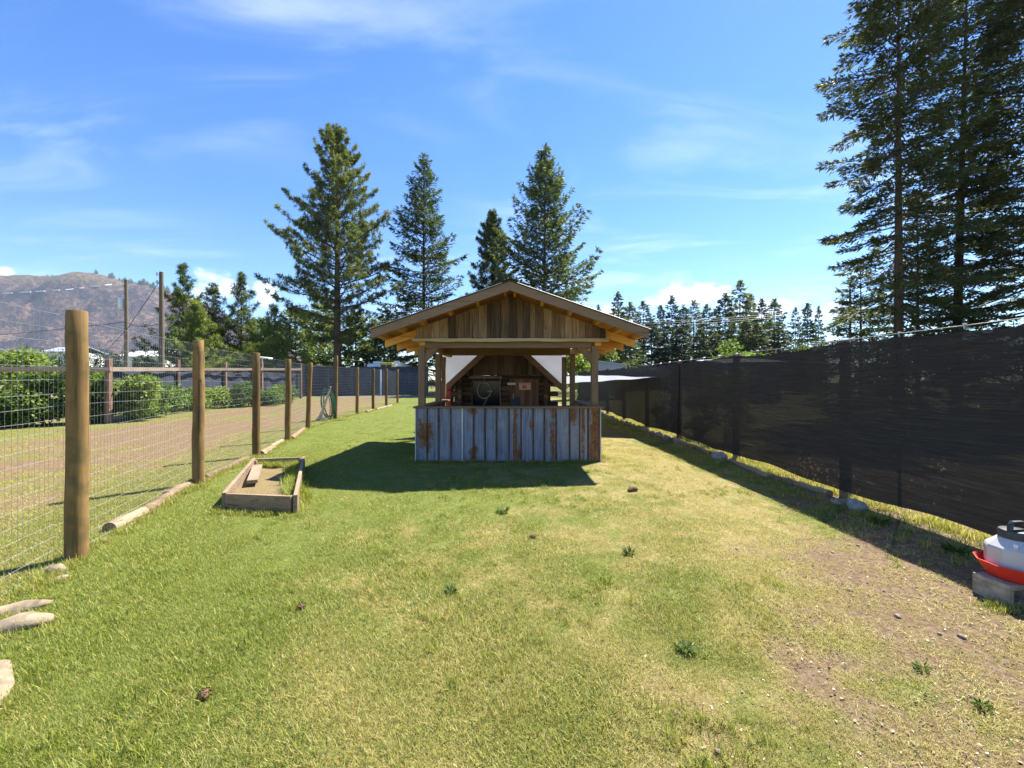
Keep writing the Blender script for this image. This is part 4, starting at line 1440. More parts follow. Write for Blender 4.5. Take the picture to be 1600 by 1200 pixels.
for s_ in (-1, 1):
    x1 = RXc + s_ * 0.13
    mb.hexa([(RXc, YF - 0.05, ZR + 0.018), (x1, YF - 0.05, zr(x1) + 0.018), (x1, YB + 0.05, zr(x1) + 0.018), (RXc, YB + 0.05, ZR + 0.018)],
            [(RXc, YF - 0.05, ZR + 0.034), (x1, YF - 0.05, zr(x1) + 0.030), (x1, YB + 0.05, zr(x1) + 0.030), (RXc, YB + 0.05, ZR + 0.034)])
mb.build('ridge_cap', M['ridge'], hut)
# gable wall of upright weathered planks
gw = bpy.data.objects.new('gable_wall', None)
link(gw, hut)
gw.location = (0, -1.6, 2.25)
x = -1.735
k = 0
rw = random.Random(3)
while x < 1.69:
    w = rw.choice((0.105, 0.125, 0.14, 0.155))
    x1 = min(x + w, 1.70)
    yo = 7.405 + rw.uniform(-0.006, 0.006)
    ta, tb = zr(x) - 0.132, zr(x1 - 0.006) - 0.132
    zb = 2.245 + rw.uniform(-0.006, 0.006)
    xa, xb = x, x1 - rw.uniform(0.004, 0.009)
    MB().hexa([(xa, yo, zb), (xb, yo, zb), (xb, yo + 0.022, zb), (xa, yo + 0.022, zb)], [(xa, yo, ta), (xb, yo, tb), (xb, yo + 0.022, tb), (xa, yo + 0.022, ta)]).build('plank', M['barn_board'], gw, origin=(xa, yo, zb))
    x = x1
    k += 1
MB().add([(-1.73, 7.435, 2.25), (1.69, 7.435, 2.25), (1.69, 7.435, zr(1.69) - 0.14), (RXc, 7.435, ZR - 0.14), (-1.73, 7.435, zr(-1.73) - 0.14)], [(0, 1, 2, 3, 4)]).build('backing_sheet', M['cabin_board'], gw)
P = []
for i in range(41):
    x = -1.80 + 3.54 * i / 40
    e1, e2 = 0.010 * (vnoise(x, 0, 4, 1) - 0.5), 0.022 * (vnoise(x, 5, 3, 2) - 0.5)
    P.append([(x, 7.375, 2.185 + e2), (x, 7.345, 2.19 + e2), (x, 7.345, 2.245 + e1), (x, 7.402, 2.250 + e1)])
MB().grid(P).build('live_edge_board', M['live_edge'], hut, smooth=False)
MB().box(-1.585, 1.445, 7.465, 7.575, 2.085, 2.243).build('front_beam', M['brown_x'], hut, bevel=0.006)
for (xa, xb, ya, yb, zt_) in ((-1.712, -1.592, 7.46, 7.58, 2.12), (1.452, 1.572, 7.46, 7.58, 2.12), (-1.80, -1.675, 9.60, 9.72, 2.12), (1.365, 1.480, 9.60, 9.72, 2.12), (-1.842, -1.738, 10.7, 10.8, 2.12), (1.31, 1.425, 10.7, 10.8, 2.12)):
    MB().box(xa, xb, ya, yb, -0.05, zt_).build('post', M['brown_z'], hut, origin=(xa, ya, 0), bevel=0.006)
MB().box(-1.673, 1.363, 9.61, 9.71, 2.105, 2.285).build('cross_beam', M['brown_x'], hut, bevel=0.006)
MB().box(-1.736, 1.308, 10.71, 10.79, 2.165, 2.30).build('cross_beam', M['brown_x'], hut, bevel=0.006)
for (x0, x1) in ((-1.60, -1.33), (1.46, 1.19)):
    s_ = 1 if x1 > x0 else -1
    MB().hexa([(x0, 7.480, 1.80), (x0, 7.560, 1.80), (x0, 7.560, 1.80 + 0.17), (x0, 7.480, 1.80 + 0.17)], [(x1, 7.480, 2.083), (x1, 7.560, 2.083), (x1 - s_ * 0.16, 7.560, 2.083), (x1 - s_ * 0.16, 7.480, 2.083)]).build('knee_brace', M['brown_z'], hut)
# counter
MB().box(-1.735, 1.595, 7.452, 7.475, 0.0, 0.98).build('counter_backing', M['cabin_board'], hut)
edges = [-1.735, -1.535, -1.325, -1.11, -0.895, -0.69, -0.485, -0.275, -0.055, 0.165, 0.385, 0.59, 0.80, 1.045, 1.225, 1.385, 1.595]
for k in range(len(edges) - 1):
    xa, xb = edges[k] + 0.015, edges[k + 1] - 0.015
    n_ = max(6, int((xb - xa) / 0.0115))
    P = []
    tilt = rw.uniform(-0.006, 0.006)
    for i in range(n_ + 1):
        x = xa + (xb - xa) * i / n_
        dy_ = -0.0045 * math.sin(i * math.pi / 2) - 0.010 * math.exp(-((x - xa) / 0.012) ** 2) + tilt * (x - xa) / (xb - xa)
        P.append([(x, 7.430 + dy_, 0.985 - rw.uniform(0, 0.002)), (x, 7.430 + dy_ * 1.05, 0.5), (x, 7.430 + dy_ - 0.004, 0.015 + 0.012 * math.sin(k * 2.1))])
    MB().grid(P).build('corrugated_panel', M['sheet'], hut)
for k in range(1, len(edges) - 1):
    if k == 4:
        continue
    xe = edges[k] + rw.uniform(-0.004, 0.004)
    MB().hexa([(xe - 0.014, 7.428, 0.01), (xe - 0.006, 7.408, 0.01), (xe + 0.006, 7.408, 0.01), (xe + 0.014, 7.428, 0.01)][:1] + [(xe - 0.006, 7.408, 0.01), (xe + 0.006, 7.408, 0.01), (xe + 0.014, 7.428, 0.01)],
              [(xe - 0.014, 7.428, 0.98), (xe - 0.006, 7.408, 0.98), (xe + 0.006, 7.408, 0.98), (xe + 0.014, 7.428, 0.98)]).build('seam_rib', M['rust_rib'], hut, origin=(xe, 7.42, 0.01))
for (xa, xb) in ((-1.752, -1.733), (1.594, 1.612), (-0.912, -0.886)):
    MB().box(xa, xb, 7.402, 7.451, 0.0, 0.983).build('corner_trim', M['steel'], hut)
MB().box(-1.115, 1.66 - 0.0, 7.375, 7.60, 0.986, 1.022).build('counter_top', M['brown_x'], hut, bevel=0.006)
MB().box(-1.79, -1.119, 7.385, 7.60, 0.986, 1.020).build('counter_top', M['brown_x'], hut, bevel=0.006)
for (xa, xb, ca, cb_) in ((-1.735, -1.713, -1.80, -1.60), (1.576, 1.598, 1.50, 1.66)):
    y = 7.605
    while y < 10.55:
        MB().box(xa, xb, y, y + 0.145, 0.0, 0.98).build('side_board', M['barn_board'], hut, origin=(xa, y, 0))
        y += 0.150
    MB().box(ca, cb_, 7.604, 9.597, 0.984, 1.018).build('side_rail', M['brown_y'], hut, bevel=0.005)
    MB().box(ca, cb_, 9.724, 10.60, 0.984, 1.018).build('side_rail', M['brown_y'], hut, bevel=0.005)

# ------------------------------------------------------------------ log cabin behind the hut
cab = thing('log_cabin', 'small dark log cabin with steep gable, seen through the open hut', 'cabin', (-0.25, 13.0, 0))
zc = lambda x: 2.885 - 0.92 * abs(x + 0.22)
for s_ in (-1, 1):
    pc = lambda q, o_: (-0.22 + s_ * q, zc(-0.22 + s_ * q) + o_)
    def cpiece(qa, qb, ya, yb, lo, hi):
        xa, za = pc(qa, 0)
        xb, zb = pc(qb, 0)
        q = [(xa, za, ya), (xb, zb, ya), (xb, zb, yb), (xa, za, yb)]
        if s_ < 0:
            q = [(xb, zb, ya), (xa, za, ya), (xa, za, yb), (xb, zb, yb)]
        return MB().hexa([(x, y, z + lo) for x, z, y in q], [(x, y, z + hi) for x, z, y in q])
    cpiece(0.001, 1.62, 11.30, 11.345, -0.20, 0.0).build('rake_board', M['brown_x'], cab)
    cpiece(0.001, 1.66, 11.43, 15.2, -0.06, -0.01).build('roof_slope', M['roof_metal'], cab)
x = -1.38
while x < 0.95:
    w = rw.choice((0.10, 0.12, 0.14))
    xa, xb = x, x + w - 0.006
    ta, tb = zc(xa) - 0.075, zc(xb) - 0.075
    yo = 11.86 + rw.uniform(-0.006, 0.006)
    if min(ta, tb) > 1.70:
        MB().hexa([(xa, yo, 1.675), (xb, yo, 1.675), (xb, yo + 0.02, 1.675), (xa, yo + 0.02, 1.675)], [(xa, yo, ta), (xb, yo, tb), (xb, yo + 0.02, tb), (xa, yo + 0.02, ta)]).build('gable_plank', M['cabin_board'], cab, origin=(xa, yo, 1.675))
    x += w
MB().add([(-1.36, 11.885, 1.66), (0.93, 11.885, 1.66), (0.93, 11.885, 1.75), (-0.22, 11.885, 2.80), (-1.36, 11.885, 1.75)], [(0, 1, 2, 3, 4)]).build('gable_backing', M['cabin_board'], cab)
MB().box(-1.46, 0.94, 14.9, 14.95, 0.0, 1.7).build('back_wall', M['cabin_board'], cab)
MB().box(-1.46, 0.94, 12.03, 12.05, 0.0, 1.66).build('inner_lining', M['cabin_board'], cab)
for k in range(11):
    z = 0.09 + 0.148 * k
    e0, e1 = -1.66 - 0.10 * (k % 2), 1.12 + 0.22 * (k % 2)
    if k == 10:
        runs = [(e0, e1)]
    elif z < 0.72:
        runs = [(e0, -0.075), (0.80, e1)]
    else:
        runs = [(e0, -1.165), (-0.335, -0.075), (0.80, e1)]
    for (xa, xb) in runs:
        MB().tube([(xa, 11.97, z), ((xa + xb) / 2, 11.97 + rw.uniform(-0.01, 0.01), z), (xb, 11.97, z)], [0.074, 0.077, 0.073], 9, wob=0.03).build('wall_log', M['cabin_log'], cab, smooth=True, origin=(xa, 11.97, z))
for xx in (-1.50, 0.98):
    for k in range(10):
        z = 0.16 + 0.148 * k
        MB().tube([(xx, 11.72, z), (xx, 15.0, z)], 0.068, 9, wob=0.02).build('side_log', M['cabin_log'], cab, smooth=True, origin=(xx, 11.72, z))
wf = MB().box(-1.24, -0.29, 11.83, 11.90, 1.575, 1.632).build('window_header', M['rail'], cab)
MB().box(-0.352, -0.325, 11.85, 11.99, 0.78, 1.572).build('window_frame', M['rail'], cab)
MB().box(-1.172, -1.145, 11.85, 11.99, 0.78, 1.572).build('window_frame', M['cabin_log'], cab)
MB().box(-1.24, -0.29, 11.84, 11.99, 0.735, 0.778).build('window_sill', M['cabin_log'], cab)
MB().box(-1.143, -0.354, 11.96, 11.975, 0.78, 1.572).build('window_pane', M['dark_glass'], cab)
dr = bpy.data.objects.new('door', None)
link(dr, cab)
dr.location = (0.6, -1.1, 0)
for k in range(6):
    xa = -0.066 + 0.142 * k
    MB().box(xa, xa + 0.136, 11.90 + rw.uniform(-0.004, 0.004), 11.93, 0.04, 1.56).build('door_plank', M['door'], dr, origin=(xa, 11.9, 0.04))
MB().box(0.60, 0.70, 11.862, 11.892, 0.04, 1.56).build('door_batten', M['live_edge'].copy() if False else M['door'], dr)
MB().box(0.02, 0.24, 11.878, 11.893, 0.62, 1.02).build('kick_plate', M['slate'], dr)
MB().tube([(0.04, 11.89, 0.98), (0.04, 11.84, 1.0), (0.04, 11.84, 1.12), (0.04, 11.89, 1.14)], 0.011, 6).build('handle', M['steel'], dr)
s = thing('door_sign', 'small pale orange sign with red print on the cabin door', 'sign', (0.37, 11.88, 1.27))
MB().box(0.205, 0.545, 11.878, 11.890, 1.245, 1.452).build('sign_board', M['sign'], s, bevel=0.004)
MB().box(0.305, 0.355, 11.873, 11.8765, 1.285, 1.375).build('red_print', M['sign_red'], s)
MB().box(0.372, 0.42, 11.873, 11.8765, 1.285, 1.375).build('red_print', M['sign_red'], s)
MB().box(0.25, 0.50, 11.873, 11.8765, 1.41, 1.425).build('red_print', M['sign_red'], s)
pl_ = thing('metal_plate', 'small grey metal plate beside the top of the cabin door', 'plate', (-0.03, 11.88, 1.4))
MB().box(-0.135, 0.105, 11.868, 11.876, 1.385, 1.45).build('plate', M['steel'], pl_, bevel=0.003)
mb = MB()
for k in range(3):
    mb.tube([(-0.80 + (0.185 + 0.006 * k) * math.sin(a), 11.80 - 0.012 * k, 1.22 + (0.215 + 0.008 * k) * math.cos(a)) for a in np.linspace(0, 6.283, 29)], 0.009, 6, cap=False)
mb.tube([(-0.70, 11.79, 1.02), (-0.75, 11.79, 0.92), (-0.82, 11.80, 0.80)], 0.009, 6)
mb.tube([(-0.70, 11.80, 1.20), (-0.56, 11.79, 1.21)], 0.02, 6)
mb.tube([(-0.80, 11.80, 1.435), (-0.80, 11.85, 1.6)], 0.008, 6)
tag(mb.build('rope_loop', M['pale_rope'], smooth=True), 'pale loop of rope hanging in the dark cabin window', 'rope')
rb = thing('red_bin', 'tall faded red plastic bin beside the left end of the log cabin', 'bin', (-1.98, 12.6, 0))
MB().hexa([(-2.14, 12.35, 0.02), (-1.86, 12.35, 0.02), (-1.86, 12.8, 0.02), (-2.14, 12.8, 0.02)], [(-2.2, 12.3, 1.22), (-1.81, 12.3, 1.22), (-1.81, 12.85, 1.22), (-2.2, 12.85, 1.22)]).build('body', M['red_bin'], rb, bevel=0.03)
MB().box(-2.22, -1.80, 12.26, 12.88, 1.222, 1.36).build('lid', M['red_bin'], rb, bevel=0.04)
MB().box(-2.19, -1.82, 12.290, 12.30, 0.98, 1.03).build('band', M['black_plastic'], rb)
# milky sheets closing the corners between hut and cabin roof
for (xo, xi, lab) in ((-1.93, -0.77, 'white plastic sheet closing the left corner between the hut beam and cabin roof'), (1.50, 0.33, 'white plastic sheet closing the right corner between the hut beam and cabin roof')):
    P = []
    for i in range(17):
        u = i / 16
        x = xo + (xi - xo) * u
        zb = zc(x) - 0.05
        P.append([(x, 11.385 + 0.008 * math.sin(u * 9 + j * 0.8) * (1 if 0 < j < 8 else 0), zb + (2.46 - zb) * j / 8) for j in range(9)])
    tag(MB().grid(P).build('plastic_sheet', M['sheeting'], smooth=True), lab, 'sheet', 'white corner sheets')

# ------------------------------------------------------------------ planter box with loose board
FL, FR, BL, BR = Vector((-3.25, 4.62, 0)), Vector((-2.38, 4.50, 0)), Vector((-4.25, 6.75, 0)), Vector((-3.52, 6.92, 0))
bx = thing('sand_box', 'low wooden planter box of grey boards, half filled with dry soil', 'planter box', tuple((FL + FR + BL + BR) / 4))
H_ = 0.205
def board(a, b, th, h, mat, z0=-0.03, name='side_board'):
    a, b = Vector(a), Vector(b)
    c0 = Vector((0, 0, (h + z0) / 2))
    MB().bar(a + c0, b + c0, th, h - z0).build(name, mat, bx, origin=a, bevel=0.004)
dirn = lambda a, b: (b - a).normalized()
board(FL, BL, 0.042, H_ + 0.005, M['box_y'])
board(FR, BR.lerp(FR, 0.25), 0.042, H_ + 0.012, M['box_y'])
board(BR.lerp(FR, 0.245), BR, 0.046, H_ + 0.005, M['box_y'])
board(FL + dirn(FL, FR) * 0.045, FR - dirn(FL, FR) * 0.045, 0.042, H_, M['box_x'], name='end_board')
board(BL + dirn(BL, BR) * 0.045, BR - dirn(BL, BR) * 0.045, 0.042, H_ - 0.01, M['box_x'], name='end_board')
for c in (FR, BL, BR, FL):
    ins = c.lerp((FL + FR + BL + BR) / 4, 0.085)
    MB().bar(ins + Vector((0, 0, 0)), ins + Vector((0, 0, H_ - 0.02)), 0.05, 0.05, (0, 1, 0)).build('corner_block', M['old_post'], bx)
P = []
for i in range(25):
    a, b = FL.lerp(BL, i / 24), FR.lerp(BR, i / 24)
    P.append([a.lerp(b, 0.03 + 0.94 * j / 12) + Vector((0, 0, 0.085 + 0.06 * float(fbm(i * 0.13, j * 0.13, 2.0, 3, 6)) - 0.03)) for j in range(13)])
so = MB().grid(P).build('soil', M['lawn'], bx, smooth=True)
for nm, val in (('dry', 0.9), ('dirt', 0.52)):
    a = so.data.attributes.new(nm, 'FLOAT', 'POINT')
    a.data.foreach_set('value', np.full(len(so.data.vertices), val, np.float32))
tag(MB().bar((-3.40, 5.36, 0.155), (-3.95, 6.36, 0.158), 0.125, 0.045).build('loose_board', M['box_y'], origin=(-3.4, 5.36, 0.13), bevel=0.004), 'short loose board lying on the soil inside the planter box', 'board')

# ------------------------------------------------------------------ edging logs and stones
def log(label, a, b, r, group, mat='log', end=True, seg=11):
    a, b = Vector(a), Vector(b)
    n_ = 7
    pts = [a.lerp(b, k / n_) + Vector((random.gauss(0, 0.006), random.gauss(0, 0.006), random.gauss(0, 0.004))) for k in range(n_ + 1)]
    rad = [r * random.uniform(0.94, 1.05) * (1.05 - 0.12 * k / n_) for k in range(n_ + 1)]
    o = MB().tube(pts, rad, seg, wob=0.05, squash=0.9).build('edging_log', M[mat], smooth=True, origin=a)
    tag(o, label, 'log', group)
    if end:
        d_ = (a - b).normalized()
        MB().tube([pts[0] + d_ * 0.001, pts[0] + d_ * 0.005], rad[0] * 0.9, seg).build('cut_face', M['log_end'], o, origin=pts[0])
    return o


def px_log(label, p0, p1, r, group, **k):
    a, b = gnd(*p0), gnd(*p1)
    a.z += r * 0.62
    b.z += r * 0.62
    return log(label, a, b, r, group, **k)


gl = 'edging logs along the left fence'
px_log('pale split log nearest the camera along the left fence, lying loose', (172, 832), (224, 806), 0.065, gl)
px_log('short pale log, middle of the near three by the left fence', (223, 806), (263, 779), 0.06, gl)
px_log('short pale log ending at the second fence post', (261, 779), (301, 757), 0.06, gl)
px_log('long thin pale log behind the planter box corner', (319, 750), (388, 718), 0.055, gl)
px_log('pale log just behind the third fence post', (408, 713), (426, 702), 0.07, gl)
px_log('short ringed log between the third and fourth fence posts', (425, 701), (444, 689), 0.06, gl)
px_log('pale log between the fourth and fifth fence posts', (455, 688), (474, 673), 0.07, gl)
px_log('far pale log piece beside the seventh fence post', (572, 645), (585, 641), 0.06, gl, end=False)
px_log('farthest pale log piece along the left fence', (588, 640.5), (612, 634.5), 0.06, gl, end=False)
gr_ = 'edging logs along the cloth fence'
px_log('grey log with a dark cut end, nearest along the cloth fence', (1295, 776), (1243, 760), 0.055, gr_)
px_log('brown log between two grey logs along the cloth fence', (1242, 759), (1206, 748), 0.05, gr_)
px_log('long grey log with a dark cut end beyond the brown log', (1203, 750), (1141, 723), 0.055, gr_)
px_log('pale split log beyond the grey stone along the cloth fence', (1112, 713), (1076, 698), 0.06, gr_, end=False)
px_log('pale log among the small far stones along the cloth fence', (1070, 696), (1040, 684), 0.055, gr_, end=False)


def stone_mesh(seed, n=2):
    rs = np.random.default_rng(seed)
    V, Fs = [], []
    nu, nv = 14, 8
    ph = rs.random(6) * 6.28
    for j in range(1, nv):
        th = math.pi * j / nv
        for i in range(nu):
            an = 2 * math.pi * i / nu
            d_ = np.array([math.sin(th) * math.cos(an), math.sin(th) * math.sin(an), math.cos(th)])
            r = 1 + 0.10 * math.sin(5.3 * d_[0] + ph[4]) * math.sin(4.7 * d_[2] + ph[5]) + 0.15 * math.sin(2 * d_[0] * 2 + ph[0]) * math.cos(2.5 * d_[1] + ph[1]) + 0.09 * math.sin(4.5 * d_[2] + 3.3 * d_[0] + ph[2]) + 0.05 * math.sin(7 * d_[1] + ph[3])
            V.append(d_ * r)
    V.append(np.array([0, 0, 1.0]))
    V.append(np.array([0, 0, -1.0]))
    for j in range(nv - 2):
        for i in range(nu):
            q = (i + 1) % nu
            Fs.append((j * nu + i, (j + 1) * nu + i, (j + 1) * nu + q, j * nu + q))
    T_ = [(len(V) - 2, i, (i + 1) % nu) for i in range(nu)] + [(len(V) - 1, (nv - 2) * nu + (i + 1) % nu, (nv - 2) * nu + i) for i in range(nu)]
    return np.array(V), Fs, T_


def stone(label, loc, size, rz, seed, mat='stone', group=None, name='edging_stone', cat='stone'):
    V, Fq, Ft = stone_mesh(seed)
    me = np_mesh(name, V * np.array(size), [np.array(Fq), np.array(Ft)], M[mat], smooth=True)
    o = link(bpy.data.objects.new(name, me))
    o.location = loc
    o.rotation_euler = (0, 0, rz)
    return tag(o, label, cat, group)


sg = 'edging stones along the cloth fence'
p = gnd(1338, 800); stone('rounded grey stone, nearest along the cloth fence', (p.x, p.y, 0.06), (0.085, 0.10, 0.085), 0.4, 1, 'grey_stone', sg)
p = gnd(1311, 791); stone('small pale stone between the grey log end and the rounded grey stone', (p.x, p.y, 0.04), (0.07, 0.08, 0.055), 1.0, 2, 'stone', sg)
p = gnd(1124, 719); stone('grey stone between the long grey log and the pale split log', (p.x, p.y, 0.06), (0.12, 0.14, 0.10), 0.2, 3, 'grey_stone', sg)
y = 9.3
for k in range(17):
    y += 0.40 + 0.22 * random.random()
    if y > 19:
        break
    stone('small pale stone in the far row along the cloth fence, ' + ORD[k] + ' beyond the pale logs', (float(right_x(y)) - 0.13 + random.uniform(-0.07, 0.05), y, float(g(0, y)) + 0.03), (random.uniform(0.08, 0.13), random.uniform(0.10, 0.22), random.uniform(0.06, 0.11)), random.uniform(-0.4, 0.4), 10 + k, random.choice(('stone', 'pale_stone', 'stone')), sg)
p = gnd(34, 985); stone('long smooth pale stone at the left edge under the wire fence', (p.x - 0.02, p.y, 0.03), (0.15, 0.075, 0.055), 0.35, 31, 'pale_stone', 'pale stones under the left fence')
p = gnd(30, 962); stone('flat pale stone touching the long smooth stone under the wire fence', (p.x - 0.05, p.y + 0.03, 0.02), (0.14, 0.06, 0.045), 0.45, 32, 'pale_stone', 'pale stones under the left fence')
p = gnd(88, 898); stone('small broken pale stone near the foot of the nearest fence post', (p.x, p.y, 0.03), (0.055, 0.045, 0.05), 0.9, 33, 'pale_stone', 'pale stones under the left fence')
p = gnd(97, 907); stone('thin stone chip beside the small broken stone near the nearest post', (p.x, p.y, 0.015), (0.06, 0.03, 0.022), 0.2, 34, 'stone', 'pale stones under the left fence')
a, b = gnd(-6, 1145), gnd(8, 1046)
mb = MB()
P = []
mb.tube([a + Vector((-0.10, -0.05, 0.03)), a.lerp(b, 0.5) + Vector((-0.045, 0, 0.035)), b + Vector((-0.03, -0.02, 0.03)), b + Vector((-0.028, 0.02, 0.02))], [0.085, 0.07, 0.055, 0.025], 14, squash=0.4)
tag(mb.build('round_end_board', M['pale_stone'], smooth=True), 'pale board with a rounded end at the lower left corner', 'board')

# ------------------------------------------------------------------ hose coil and driftwood by the sixth post
d6 = PB[5].y
hose = MB()
for k in range(7):
    w, h = 0.15 + 0.035 * (k % 4), 0.54 + 0.05 * math.sin(k * 1.7)
    cx_, cz_ = PB[5].x - 0.20 + 0.02 * (k - 3) * 1.6, PB[5].z + 0.64 - 0.015 * (k % 3)
    tl = -0.16 + 0.03 * math.sin(k * 2.3)
    hose.tube([(cx_ + w * math.sin(a) + tl * h * math.cos(a) * 0.7, d6 - 0.13 - 0.022 * k, cz_ + h * math.cos(a)) for a in np.linspace(0, 2 * math.pi, 31)], 0.015, 6, cap=False)
hose.tube([(PB[5].x - 0.12, d6 - 0.2, PB[5].z + 0.10), (PB[5].x, d6 - 0.4, PB[5].z + 0.03), (PB[5].x + 0.25, d6 - 0.45, PB[5].z + 0.02), (PB[5].x + 0.5, d6 - 0.25, PB[5].z + 0.02)], 0.016, 6)
tag(hose.build('garden_hose', M['green_hose'], smooth=True), 'coiled green garden hose hanging on the sixth fence post', 'hose')
dw = MB()
q = lambda px, py, dd=0.45: at(px, py, d6 - dd)
dw.tube([q(517, 604), q(512, 618), q(507, 634), q(501, 650), q(494, 660), q(487, 669)], [0.025, 0.035, 0.045, 0.065, 0.075, 0.05], 8, wob=0.08)
dw.tube([q(500, 653), q(508, 655), q(515, 660), q(522, 668)], [0.05, 0.045, 0.04, 0.02], 7, wob=0.08)
dw.tube([q(490, 667), q(500, 666), q(512, 667), q(523, 667)], [0.045, 0.03, 0.03, 0.02], 7, wob=0.08)
tag(dw.build('driftwood_branch', M['driftwood'], smooth=True), 'forked bleached driftwood branch propped beside the green hose', 'branch')

# ------------------------------------------------------------------ chicken waterer on a concrete block
blk = thing('concrete_block', 'grey concrete block lying under the chicken waterer', 'block', (3.37, 2.73, 0), R(4))
def blk_mb(x0, x1, z0, z1, y0=-0.10, y1=0.10):
    return MB().box(x0, x1, y0, y1, z0, z1)
mb = MB()
for (x0, x1, z0, z1) in ((-0.20, 0.20, 0.0, 0.032), (-0.20, 0.20, 0.118, 0.150), (-0.20, -0.165, 0.032, 0.118), (-0.018, 0.018, 0.032, 0.118), (0.165, 0.20, 0.032, 0.118)):
    mb.box(x0, x1, -0.10, 0.10, z0, z1)
o = mb.build('block_body', M['concrete'])
o.parent = blk
mod = o.modifiers.new('bevel', 'BEVEL')
mod.width, mod.segments, mod.limit_method = 0.004, 2, 'ANGLE'
wc = Vector((3.375, 2.735, 0.151))
wt = thing('poultry_waterer', 'white chicken waterer with red tray and charcoal handle lid on the block', 'waterer', tuple(wc))
a0 = 0.25
tray = MB().lathe([(0.135, 0.0), (0.150, 0.004), (0.200, 0.092), (0.203, 0.098), (0.194, 0.098), (0.150, 0.022), (0.02, 0.020)], wc, 10, a0)
tray.build('tray', M['red_plastic'], wt)
MB().lathe([(0.128, 0.024), (0.136, 0.05), (0.150, 0.075), (0.152, 0.19), (0.146, 0.204), (0.086, 0.262), (0.080, 0.272), (0.02, 0.273)], wc, 10, a0).build('tank', M['milky'], wt, bevel=0.004)
lid = MB().lathe([(0.088, 0.262), (0.090, 0.300), (0.084, 0.315), (0.05, 0.322), (0.02, 0.323)], wc, 24).build('lid', M['black_plastic'], wt, smooth=True)
mb = MB()
pts = [wc + Vector((-0.062 + 0.0, -0.01, 0.31)), wc + Vector((-0.060, -0.01, 0.352)), wc + Vector((-0.045, -0.01, 0.368)), wc + Vector((0.01, -0.01, 0.370)), wc + Vector((0.045, -0.01, 0.362)), wc + Vector((0.066, -0.01, 0.335)), wc + Vector((0.072, -0.01, 0.31))]
mb.tube(pts, 0.013, 8, squash=1.3)
mb.build('handle', M['black_plastic'], lid, smooth=True)
an = math.radians(216)
MB().tube([wc + Vector((0.118 * math.cos(an), 0.118 * math.sin(an), 0.226)), wc + Vector((0.136 * math.cos(an), 0.136 * math.sin(an), 0.240))], [0.012, 0.011], 10).build('plug', M['white_paint'], wt, smooth=True)

# ------------------------------------------------------------------ grass: tufts of real blades scattered over the lawn
tuft_col = bpy.data.collections.new('grass_tufts')           # instanced below, never linked to the scene


def tuft(seed, n_, rad, h0, h1, w, lean, dark=0.0):
    rs = np.random.default_rng(seed)
    r = rad * np.sqrt(rs.random(n_))
    a = rs.random(n_) * 6.283
    P = np.stack([r * np.cos(a), r * np.sin(a), np.full(n_, -0.004)], -1)
    hh = rs.uniform(h0, h1, n_)
    az_ = rs.random(n_) * 6.283
    ln = np.clip(rs.normal(lean, 0.3, n_), 0.05, 1.45)
    dirh = np.stack([np.cos(az_), np.sin(az_), np.zeros(n_)], -1)
    sd = np.stack([-np.sin(az_), np.cos(az_), np.zeros(n_)], -1)
    up = np.array([0, 0, 1.0])
    d1 = dirh * np.sin(ln * 0.85)[:, None] + up * np.cos(ln * 0.85)[:, None]
    d2 = dirh * np.sin(ln * 1.08)[:, None] + up * np.cos(np.minimum(ln * 1.08, 1.5))[:, None]
    ww = (w * rs.uniform(0.7, 1.3, n_))[:, None]
    b = P
    mid = b + d1 * (hh * 0.55)[:, None]
    tip = mid + d2 * (hh * 0.5)[:, None]
    V = np.stack([b - sd * ww * 0.5, b + sd * ww * 0.5, mid + sd * ww * 0.42, mid - sd * ww * 0.42, tip], 1).reshape(-1, 3)
    i = np.arange(n_) * 5
    Q = np.stack([i, i + 1, i + 2, i + 3], -1)
    T_ = np.stack([i + 3, i + 2, i + 4], -1)
    tone = rs.random(n_)
    me = np_mesh('tuft', V, [Q, T_], M['blade'], tone=np.concatenate([tone, tone]))
    o = bpy.data.objects.new('tuft_%02d' % seed, me)
    tuft_col.objects.link(o)
    return o


for k in range(5):
    tuft(k, 96, 0.10, 0.016, 0.042, 0.0023, 0.95)              # 0-4 mown lawn
for k in range(5, 8):
    tuft(k, 44, 0.06, 0.04, 0.10, 0.0045, 0.6)                 # 5-7 longer clumps
for k in range(8, 10):
    tuft(k, 60, 0.10, 0.018, 0.060, 0.0025, 1.25)                # 8-9 flat dry thatch

gr = np.random.default_rng(21)


def scatter(n_, x0, x1, y0, y1, keep, near=True):
    """points with more of them near the camera"""
    if near:
        u = gr.random(n_)
        y = y0 * (y1 / y0) ** u
    else:
        y = gr.uniform(y0, y1, n_)
    x = gr.uniform(-1, 1, n_) * (1.30 * y + 0.4) if x0 is None else gr.uniform(x0, x1, n_)
    k_ = keep(x, y)
    return x[k_], y[k_]


def in_lawn(x, y):
    ok = (x > left_x(y) - 0.15) & (x < right_x(y) + 2.2)
    hut_ = (np.abs(x + 0.07) < 1.68) & (y > 7.44) & (y < 15)
    t = (y - 4.55) / 2.25
    cxm = -2.82 - 1.07 * t
    box = (t > -0.02) & (t < 1.03) & (np.abs(x - cxm) < 0.47 - 0.07 * t)
    blk_ = (np.abs(x - 3.37) < 0.22) & (np.abs(y - 2.73) < 0.12)
    return ok & ~hut_ & ~box & ~blk_


PX, PY, PS, PK, PD = [], [], [], [], []


def emit(x, y, s_, k_, d_):
    PX.append(x); PY.append(y); PS.append(s_); PK.append(k_); PD.append(d_)


